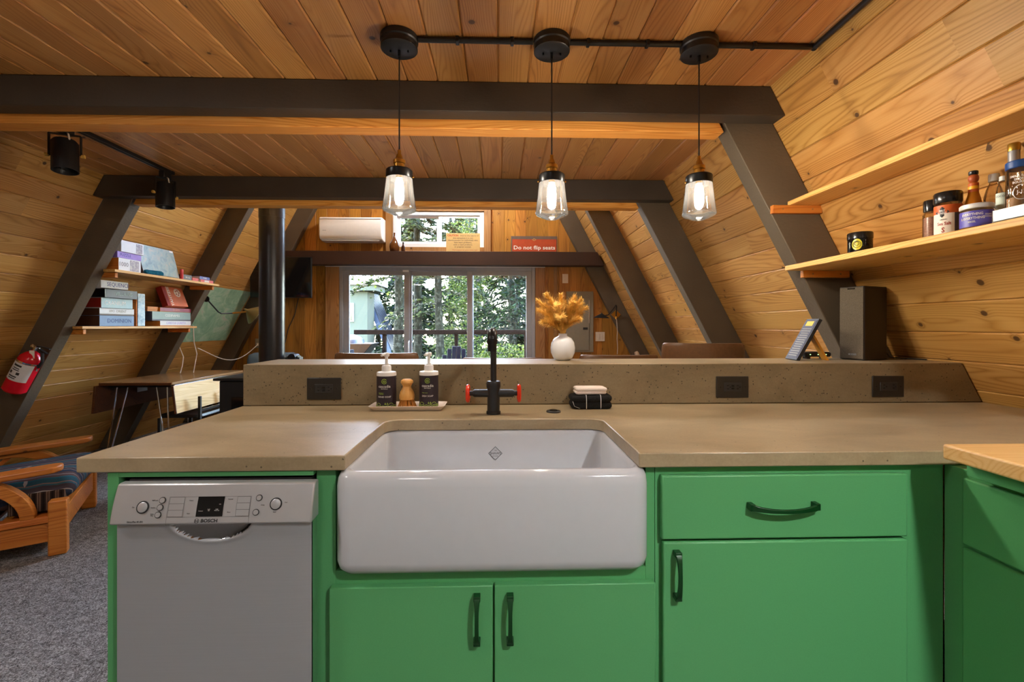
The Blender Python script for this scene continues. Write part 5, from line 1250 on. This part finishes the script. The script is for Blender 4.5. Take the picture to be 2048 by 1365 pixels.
t = thing('television', 'flat black television mounted on the far wall behind the flue', 'television', (-2.68, 5.6, 1.57))
MB().box(-2.989, -2.278, 5.58, 5.60, 1.565, 2.043).build('screen', 'gloss_black', t, True)
b = MB(); b.box(-2.998, -2.269, 5.585, 5.615, 1.555, 1.568); b.box(-2.998, -2.269, 5.585, 5.615, 2.04, 2.052); b.box(-2.998, -2.988, 5.585, 5.615, 1.56, 2.05); b.box(-2.279, -2.269, 5.585, 5.615, 1.56, 2.05); b.build('bezel', 'black_plastic', t, True)
MB().box(-2.74, -2.62, 5.615, 5.645, 1.72, 1.9).box(-2.72, -2.64, 5.645, 5.9, 1.78, 1.84).build('mount', 'black_metal', t, True)
MB().tube([(-2.55, 5.88, 1.57), (-2.60, 5.885, 1.35), (-2.68, 5.885, 1.18), (-2.72, 5.885, 1.0)], .005, 6).build('cable', 'black', t, True)

t = thing('air_conditioner', 'white wall mounted air conditioner left of the transom window', 'air conditioner', (-1.84, 5.78, 2.28))
prof = [(5.898, 2.275), (5.78, 2.275), (5.71, 2.292), (5.685, 2.34), (5.680, 2.45), (5.685, 2.545), (5.71, 2.567), (5.898, 2.570)]
MB().prism(prof, 'X', -2.219, -1.445).build('case', 'white', t, True, bevel=.014, seg=3, angle=50)
MB().box(-2.21, -1.455, 5.679, 5.684, 2.538, 2.541).build('seam', 'grey_ink', t, True)
q = MB().box(-2.19, -1.49, -.002, .002, -.03, .03).xf(T(0, 5.742, 2.2815) @ Matrix.Rotation(math.radians(-75), 4, 'X')); q.build('louver', 'g_white', t, True, bevel=.001)
text('PREMIER', .012, 'grey_ink', t, T(-2.15, 5.6815, 2.395) @ RX)

LZ = 2.1385
t = thing('glazed_bottle', 'brown glazed bottle vase on the ledge beam', 'vase', (-1.298, 5.72, LZ))
MB().lathe([(.040, 0), (.054, .01), (.061, .06), (.058, .10), (.040, .14), (.018, .175), (.011, .20), (.011, .235), (.013, .238)], (-1.298, 5.72, LZ), 24).build('vessel', 'amber', t, True, angle=60)
t = thing('amber_bottle', 'tiny dark amber bottle beside the bottle vase', 'bottle', (-1.19, 5.72, LZ))
MB().lathe([(.020, 0), (.023, .004), (.023, .06), (.010, .085), (.009, .105)], (-1.19, 5.72, LZ), 16).build('body', pm('dkamber', srgb(50, 20, 10), rough=.1), t, True)
MB().lathe([(.011, .105), (.011, .12), (.009, .122)], (-1.19, 5.72, LZ), 12).build('cap', 'lid_dark', t, True)
pm('tan_sign', srgb(196, 162, 102), rough=.5, var=.04); pm('sign_rust', srgb(172, 66, 30), rough=.5, var=.08); pm('sign_grey', srgb(96, 80, 70), rough=.6)
t = thing('caution_sign', 'tan caution notice board propped on the ledge beam', 'sign', (-.445, 5.72, LZ))
MB().box(-.655, -.232, 5.715, 5.727, LZ, LZ+.238).build('board', 'tan_sign', t, True, bevel=.002)
text('CAUTION', .034, 'sign_rust', t, T(-.570, 5.7143, LZ+.208) @ RX, bold=.001, width=.135)
for i, (s, wd_) in enumerate((('Due to the nature of', .225),)): text(s, .026, 'dark_ink', t, T(-.365, 5.7143, LZ+.206) @ RX, width=wd_)
for i, (s, wd_) in enumerate((('this attraction it is not', .25), ('recommended for individuals who', .37), ('have heart problems,', .22), ('neck or back problems,', .24), ('or pregnant women.', .21))):
    text(s, .026, 'dark_ink', t, T(-.445, 5.7143, LZ+.176-i*.0275) @ RX, width=wd_)
text('Participate at your own risk', .022, 'sign_rust', t, T(-.42, 5.7143, LZ+.026) @ RX, width=.31)
t = thing('seat_sign', 'rust red notice about flipping seats on the ledge beam', 'sign', (.45, 5.72, LZ-.005))
MB().box(.158, .742, 5.712, 5.727, LZ, LZ+.205).build('backing', 'sign_grey', t, True, bevel=.002)
MB().box(.172, .728, 5.708, 5.712, LZ+.012, LZ+.165).build('panel', 'sign_rust', t, True)
text('Do not flip seats', .068, 'white_ink', t, T(.45, 5.7072, LZ+.058) @ RX, bold=.001, width=.52)
g = MB(); cxs = .448; g.tube([(cxs+.016*math.cos(q), 5.7072, LZ+.160+.014*math.sin(q)) for q in [2*PI*i/16 for i in range(17)]], .0022, 5); g.bar((cxs, 5.7072, LZ+.128), (cxs, 5.7072, LZ+.195), .004, .004); g.bar((cxs-.03, 5.7072, LZ+.160), (cxs+.03, 5.7072, LZ+.160), .003, .003); g.build('emblem', 'tan_sign', t, True)

t = thing('electrical_panel', 'grey metal electrical panel on the far wall right of the door', 'electrical panel', (1.056, 5.88, .874))
MB().box(.880, 1.232, 5.870, 5.899, .874, 1.662).build('cover', 'grey_panel', t, True, bevel=.004)
MB().box(.985, 1.175, 5.864, 5.870, .90, 1.60).build('door', 'grey_panel', t, True, bevel=.003)
MB().box(1.095, 1.155, 5.861, 5.865, 1.165, 1.195).build('latch', 'black_plastic', t, True)
MB().box(1.172, 1.176, 5.861, 5.866, 1.25, 1.55).build('hinge', 'almond', t, True)
def plate(x0, x1, z0, z1, y, lab, n_=0, mat='almond', cat='switch'):
    t = thing('switch_plate', lab, cat, ((x0+x1)/2, y, z0))
    MB().box(x0, x1, y-.008, y, z0, z1).build('plate', mat, t, True, bevel=.002)
    for i in range(n_):
        xc = x0+(x1-x0)*(i+1)/(n_+1); MB().box(xc-.016, xc+.016, y-.012, y-.008, z0+.025, z1-.025).build('rocker', mat, t, True, bevel=.002)
plate(.830, .905, 1.77, 1.89, 5.899, 'small almond thermostat plate high beside the door', 1, 'almond', 'thermostat')
plate(1.262, 1.385, 1.015, 1.135, 5.899, 'almond double switch plate right of the electrical panel', 2)
MB().lathe([(.02, 0), (.028, .02), (.030, .09), (.024, .10)], (1.735, 5.70, .89), 14, (.3, -.2, -.9)).build('hanging_mitt', 'almond', label='pale paper roll hanging low on the far right rafter', cat='roll')

# ------------------------------------------------------------------ outdoors
def foliage_mat(name, c1, c2, c3, tr=.45):
    k = N(name); g = k.n('NewGeometry'); r = g.outputs['Random Per Island']
    c = k.ramp(r, [(.1, c1), (.5, c2), (.95, c3)]); k.set(c, .6, 0, .25)
    ts = k.n('BsdfTranslucent'); k.l(c, ts.inputs[0]); mx = k.n('MixShader'); mx.inputs[0].default_value = tr
    k.l(k.b.outputs[0], mx.inputs[1]); k.l(ts.outputs[0], mx.inputs[2]); k.l(mx.outputs[0], k.out.inputs[0]); return k.m
M['needle'] = foliage_mat('dark_needles', srgb(9, 17, 11), srgb(20, 35, 19), srgb(51, 67, 36))
M['needle2'] = foliage_mat('mid_needles', srgb(19, 30, 17), srgb(40, 54, 28), srgb(78, 86, 48))
M['leaf'] = foliage_mat('sunny_leaves', srgb(32, 48, 14), srgb(60, 78, 25), srgb(99, 107, 48), .5)
k = N('mossy_bark'); v = k.obj(); a = k.noise(k.scale(v, (1, 1, .7)), 13, 5, .75); b = k.noise(v, 4, 3)
k.set(k.mix(k.math('MULTIPLY', b, .8), k.ramp(a, [(.40, srgb(11, 8, 7)), (.52, srgb(35, 30, 24)), (.62, srgb(89, 88, 76))]), srgb(43, 46, 25)), .9, 0, .2); k.bump(a, 1, .03); M['bark'] = k.m
M['ground'] = plain('forest_floor', srgb(40, 43, 25), .95, 0, .1, .4, 0, 2)
MB().box(-40, 40, 6.3, 70, -2.8, -2.5).build('ground', 'ground', kind='structure', label='forest floor below the deck', cat='ground')
MB().box(-5, 4, 6.02, 8.1, -.14, -.02).build('deck', 'deckwood', kind='structure', label='stained wooden deck outside the sliding door', cat='deck')
rl = thing('deck_railing', 'brown deck railing with square posts outside the door', 'railing', (-.3, 8.0, -.02))
MB().box(-2.5, 3.6, 7.94, 8.06, 1.065, 1.145).build('top_rail', 'deckwood', rl, True, bevel=.004)
for px in (771, 913, 1052, 1180): x = (px-997)*8/910; MB().box(x-.03, x+.03, 7.965, 8.035, -.02, 1.065).build('post', 'deckwood', rl, True)
MB().box(-4.6, 3.6, 7.98, 8.02, .08, .13).build('bottom_rail', 'deckwood', rl, True)
def adir(x, y, rz, lab):
    t = thing('deck_chair', lab, 'chair', (x, y, -.02), rz, group='navy deck chairs')
    ns = 6
    for i in range(ns):
        u = (i-(ns-1)/2)*.074; hh = .95-.17*(abs(u)/.2)**2.2
        MB().box(u-.034, u+.034, 0, .02, .30, hh).xf(Matrix.Rotation(math.radians(-14), 4, 'X')).build('back_slat', 'navy', t, bevel=.008)
    MB().box(-.24, .24, .0, .03, .40, .46).xf(Matrix.Rotation(math.radians(-14), 4, 'X')).build('back_brace', 'navy', t)
    for i in range(5): MB().box(-.24, .24, -.52+i*.105, -.43+i*.105, .36-i*.015, .375-i*.015).build('seat_slat', 'navy', t, bevel=.003)
    for s in (-1, 1):
        MB().box(s*.30-.05, s*.30+.05, -.55, .10, .55, .57).build('arm', 'navy', t, bevel=.006)
        MB().box(s*.27-.015, s*.27+.015, -.52, -.44, 0, .55).build('front_leg', 'navy', t); MB().bar((s*.25, -.48, .33), (s*.25, .40, .02), .025, .08).build('back_leg', 'navy', t)
adir(-.66, 6.95, 0, 'navy slatted deck chair seen through the middle door panel')
adir(-2.12, 6.75, .9, 'navy slatted deck chair seen at the left door panel')
t = thing('barbecue', 'black barbecue grill with pale steel lid on the deck', 'grill', (-2.35, 7.6, -.02))
MB().prism([(-2.62, .93), (-2.02, .93), (-2.16, .76), (-2.50, .76)], 'Y', 7.35, 7.8).build('firebox', 'black', t, True, bevel=.01)
MB().lathe([(.20, 0), (.19, .06), (.14, .11), (.04, .14)], (-2.42, 7.58, .93), 24).build('lid', pm('lidsteel', srgb(90, 104, 126), rough=.3, metal=.5), t, True)
for x in (-2.52, -2.16):
    for y in (7.4, 7.75): MB().box(x-.02, x+.02, y-.02, y+.02, -.02, .76).build('leg', 'black', t, True)
# neighbouring cabin
hs = thing('neighbour_cabin', 'pale cabin with blue metal roof among the trees', 'building', (-6.5, 18, -2.5))
pm('cabin_wall', srgb(88, 88, 70), rough=.8, var=.03); pm('roof_blue', srgb(57, 70, 97), rough=.4, metal=.1); pm('roof_rib', srgb(20, 27, 43), rough=.4)
MB().box(-9.0, -5.14, 18, 19.0, -2.5, 2.56).build('wall', 'cabin_wall', hs, True)
MB().box(-9.3, -4.75, 17.7, 19.2, 2.58, 2.80).build('eave', 'cabin_wall', hs, True); MB().prism([(17.6, 2.80), (19.3, 2.80), (19.3, 3.5)], 'X', -9.4, -4.65).build('upper_roof', 'roof_blue', hs, True)
wn_ = MB().box(-6.15, -5.66, 17.95, 18.0, 1.38, 2.10).build('window', 'whitevinyl', hs, True); MB().box(-6.10, -5.93, 17.93, 17.955, 1.43, 2.05).box(-5.88, -5.71, 17.93, 17.955, 1.43, 2.05).build('pane', 'gloss_black', wn_, True)
rxz = lambda z: -5.43+(2.6-z)/2.5
b = MB().prism([(rxz(2.6), 2.6), (rxz(-2.5), -2.5), (rxz(-2.5)-.2, -2.5), (rxz(2.6)-.2, 2.6)], 'Y', 19.02, 20.6); b.build('roof', 'roof_blue', hs, True)
for i in range(9):
    y = 19.1+i*.18; MB().bar((rxz(2.6)+.03, y, 2.6), (rxz(-2.5)+.03, y, -2.5), .05, .07, up=(0, 1, 0)).build('roof_rib', 'roof_rib', hs, True)

def tree(name, lab, x, y, h, r, kind, group='trees behind the deck', seed=0, lean=(0, 0), nb=26, z0=.6, spread=1.6, dens=150, mat='needle', sz=1.0, droop=.5):
    R = random.Random(seed); zb = -2.5
    t = thing(name, lab, 'tree', (x, y, zb), group=group)
    tp = [(x+lean[0]*q/8+.03*math.sin(q*1.7+seed), y+lean[1]*q/8, zb+h*q/8) for q in range(9)]
    MB().tube(tp, [r*(1.15-.085*q*1.0) for q in range(9)], 12).build('trunk', 'bark', t, True)
    br_ = MB(); fo = MB()
    for i in range(nb):
        q = R.random(); zz = zb+2.5+z0+(h-2.5-z0)*q; az = R.uniform(0, 2*PI); L = spread*(1-q*.6)*R.uniform(.6, 1.15)
        bx_ = x+lean[0]*(zz-zb)/h; by_ = y+lean[1]*(zz-zb)/h
        dx, dy = math.cos(az), math.sin(az); pts = []
        for s in range(6):
            f = s/5; pts.append(Vector((bx_+dx*L*f, by_+dy*L*f, zz+.12*L*f-droop*L*f*f)))
        br_.tube(pts, [.022*(1-.15*s)*(r/.11)**.5 for s in range(6)], 5)
        for s in range(dens):
            f = R.uniform(.18, 1.0)*5; ii = min(4, int(f)); p = pts[ii].lerp(pts[ii+1], f-ii)
            if kind == 'conifer':
                side = R.choice((-1, 1)); w = (.10+.28*(1-f/6))*R.random()*L*.75
                c = p+Vector((-dy*side*w+dx*w*.5+R.gauss(0, .03), dx*side*w+dy*w*.5+R.gauss(0, .03), -w*.35*R.random()+R.gauss(0, .02)))
                d = Vector((-dy*side*.8+dx*.7+R.gauss(0, .3), dx*side*.8+dy*.7+R.gauss(0, .3), -.35+R.gauss(0, .25))).normalized()
                u, v_ = frame(d); ln = .13*sz*R.uniform(.6, 1.3); wd_ = .022*sz*R.uniform(.7, 1.4); a = R.uniform(0, PI); e = u*math.cos(a)+v_*math.sin(a)
                fo.add([c-d*ln*.5, c+e*wd_, c+d*ln*.5, c-e*wd_], [(0, 1, 2, 3)])
            else:
                c = p+Vector((R.gauss(0, .22), R.gauss(0, .22), R.gauss(0, .18)-.05))
                d = Vector((R.gauss(0, 1), R.gauss(0, 1), R.gauss(0, .7)-.4)).normalized(); u, v_ = frame(d); ln = .065*sz*R.uniform(.6, 1.3); a = R.uniform(0, PI); e = (u*math.cos(a)+v_*math.sin(a))*ln*.42
                fo.add([c-d*ln*.5, c+e, c+d*ln*.5, c-e], [(0, 1, 2, 3)])
    br_.build('branches', 'bark', t, True); fo.build('foliage', mat, t, True, flat=True, kind='stuff')
tree('mossy_tree', 'thick mossy trunk seen just left of the door meeting stile', -2.30, 10.5, 8.5, .125, 'conifer', seed=1, nb=20, z0=2.0, spread=1.3, mat='needle2')
tree('mossy_tree', 'mossy trunk seen just right of the door meeting stile', -2.03, 11.3, 8.5, .12, 'conifer', seed=2, nb=20, z0=1.6, spread=1.2, mat='needle2', lean=(.05, 0))
tree('mossy_tree', 'mossy trunk in the middle door panel', -1.42, 10.9, 8.5, .11, 'conifer', seed=3, nb=26, z0=1.2, spread=1.7, mat='needle2')
tree('hemlock_tree', 'dark hemlock with drooping boughs filling the right door panel', .38, 12.6, 9, .13, 'conifer', seed=4, nb=120, z0=-.8, spread=2.1, dens=170, mat='needle', droop=.7)
tree('hemlock_tree', 'dark hemlock standing further right behind the deck', 2.1, 13.2, 9, .14, 'conifer', seed=5, nb=80, z0=-.8, spread=2.2, mat='needle', droop=.6)
tree('leafy_tree', 'sunlit leafy tree hanging over the left door panel', -3.75, 10.0, 7.5, .06, 'leaf', seed=6, nb=34, z0=1.9, spread=1.25, dens=260, mat='leaf')
tree('hemlock_tree', 'mid green conifer right of the neighbouring cabin', -2.9, 16.5, 10, .14, 'conifer', seed=7, nb=80, z0=-1.5, spread=1.3, dens=150, mat='needle', sz=1.5)
tree('leafy_tree', 'bright young tree behind the mossy trunks', -1.0, 15.5, 7.5, .07, 'leaf', seed=8, nb=60, z0=-1.2, spread=1.7, dens=260, mat='leaf', sz=1.0)
for i, (x, y) in enumerate(((-9.0, 24), (-6.8, 26), (-4.6, 23), (-2.6, 25), (-.9, 20), (1.0, 23.5), (3.4, 21), (5.5, 25))):
    tree('forest_tree', 'tall forest conifer far beyond the deck', x, y, 9.5+(i*37 % 5)*.6, .17, 'conifer', 'forest trees far beyond the deck', 20+i, nb=90, z0=-1.8, spread=2.6, dens=150, mat='needle2' if i % 2 else 'needle', sz=2.4)
def shrub(x, y, h, w, seed, lab):
    R = random.Random(seed); t = thing('shrub', lab, 'shrub', (x, y, -2.5), group='sunlit shrubs behind the railing')
    st = MB(); fo = MB()
    for i in range(9):
        e = Vector((x+R.gauss(0, w*.35), y+R.gauss(0, w*.3), -2.5+h*R.uniform(.7, 1.05))); st.tube([(x+R.gauss(0, .05), y, -2.5), Vector((x, y, -2.5)).lerp(e, .5), e], [.02, .015, .006], 5)
    for i in range(4200):
        zz = R.random()**.7; c = Vector((x+R.gauss(0, w*.42), y+R.gauss(0, w*.42), -2.5+h*(.25+.8*zz))); d = Vector((R.gauss(0, 1), R.gauss(0, 1), R.gauss(0, .6)-.3)).normalized(); u, v_ = frame(d); ln = .062*R.uniform(.6, 1.3); a = R.uniform(0, PI); e = (u*math.cos(a)+v_*math.sin(a))*ln*.4
        fo.add([c-d*ln*.5, c+e, c+d*ln*.5, c-e], [(0, 1, 2, 3)])
    st.build('stems', 'bark', t, True); fo.build('foliage', 'leaf', t, True, flat=True, kind='stuff')
shrub(.35, 9.8, 3.15, .9, 41, 'bright green shrub behind the railing at the right door panel')
shrub(-.55, 10.2, 2.9, .9, 42, 'bright green shrub behind the navy deck chair')
shrub(1.5, 10.3, 3.2, 1.0, 43, 'bright green shrub behind the railing beyond the door frame')
shrub(-2.75, 9.6, 2.6, .5, 44, 'thin green shrub behind the railing near the barbecue')
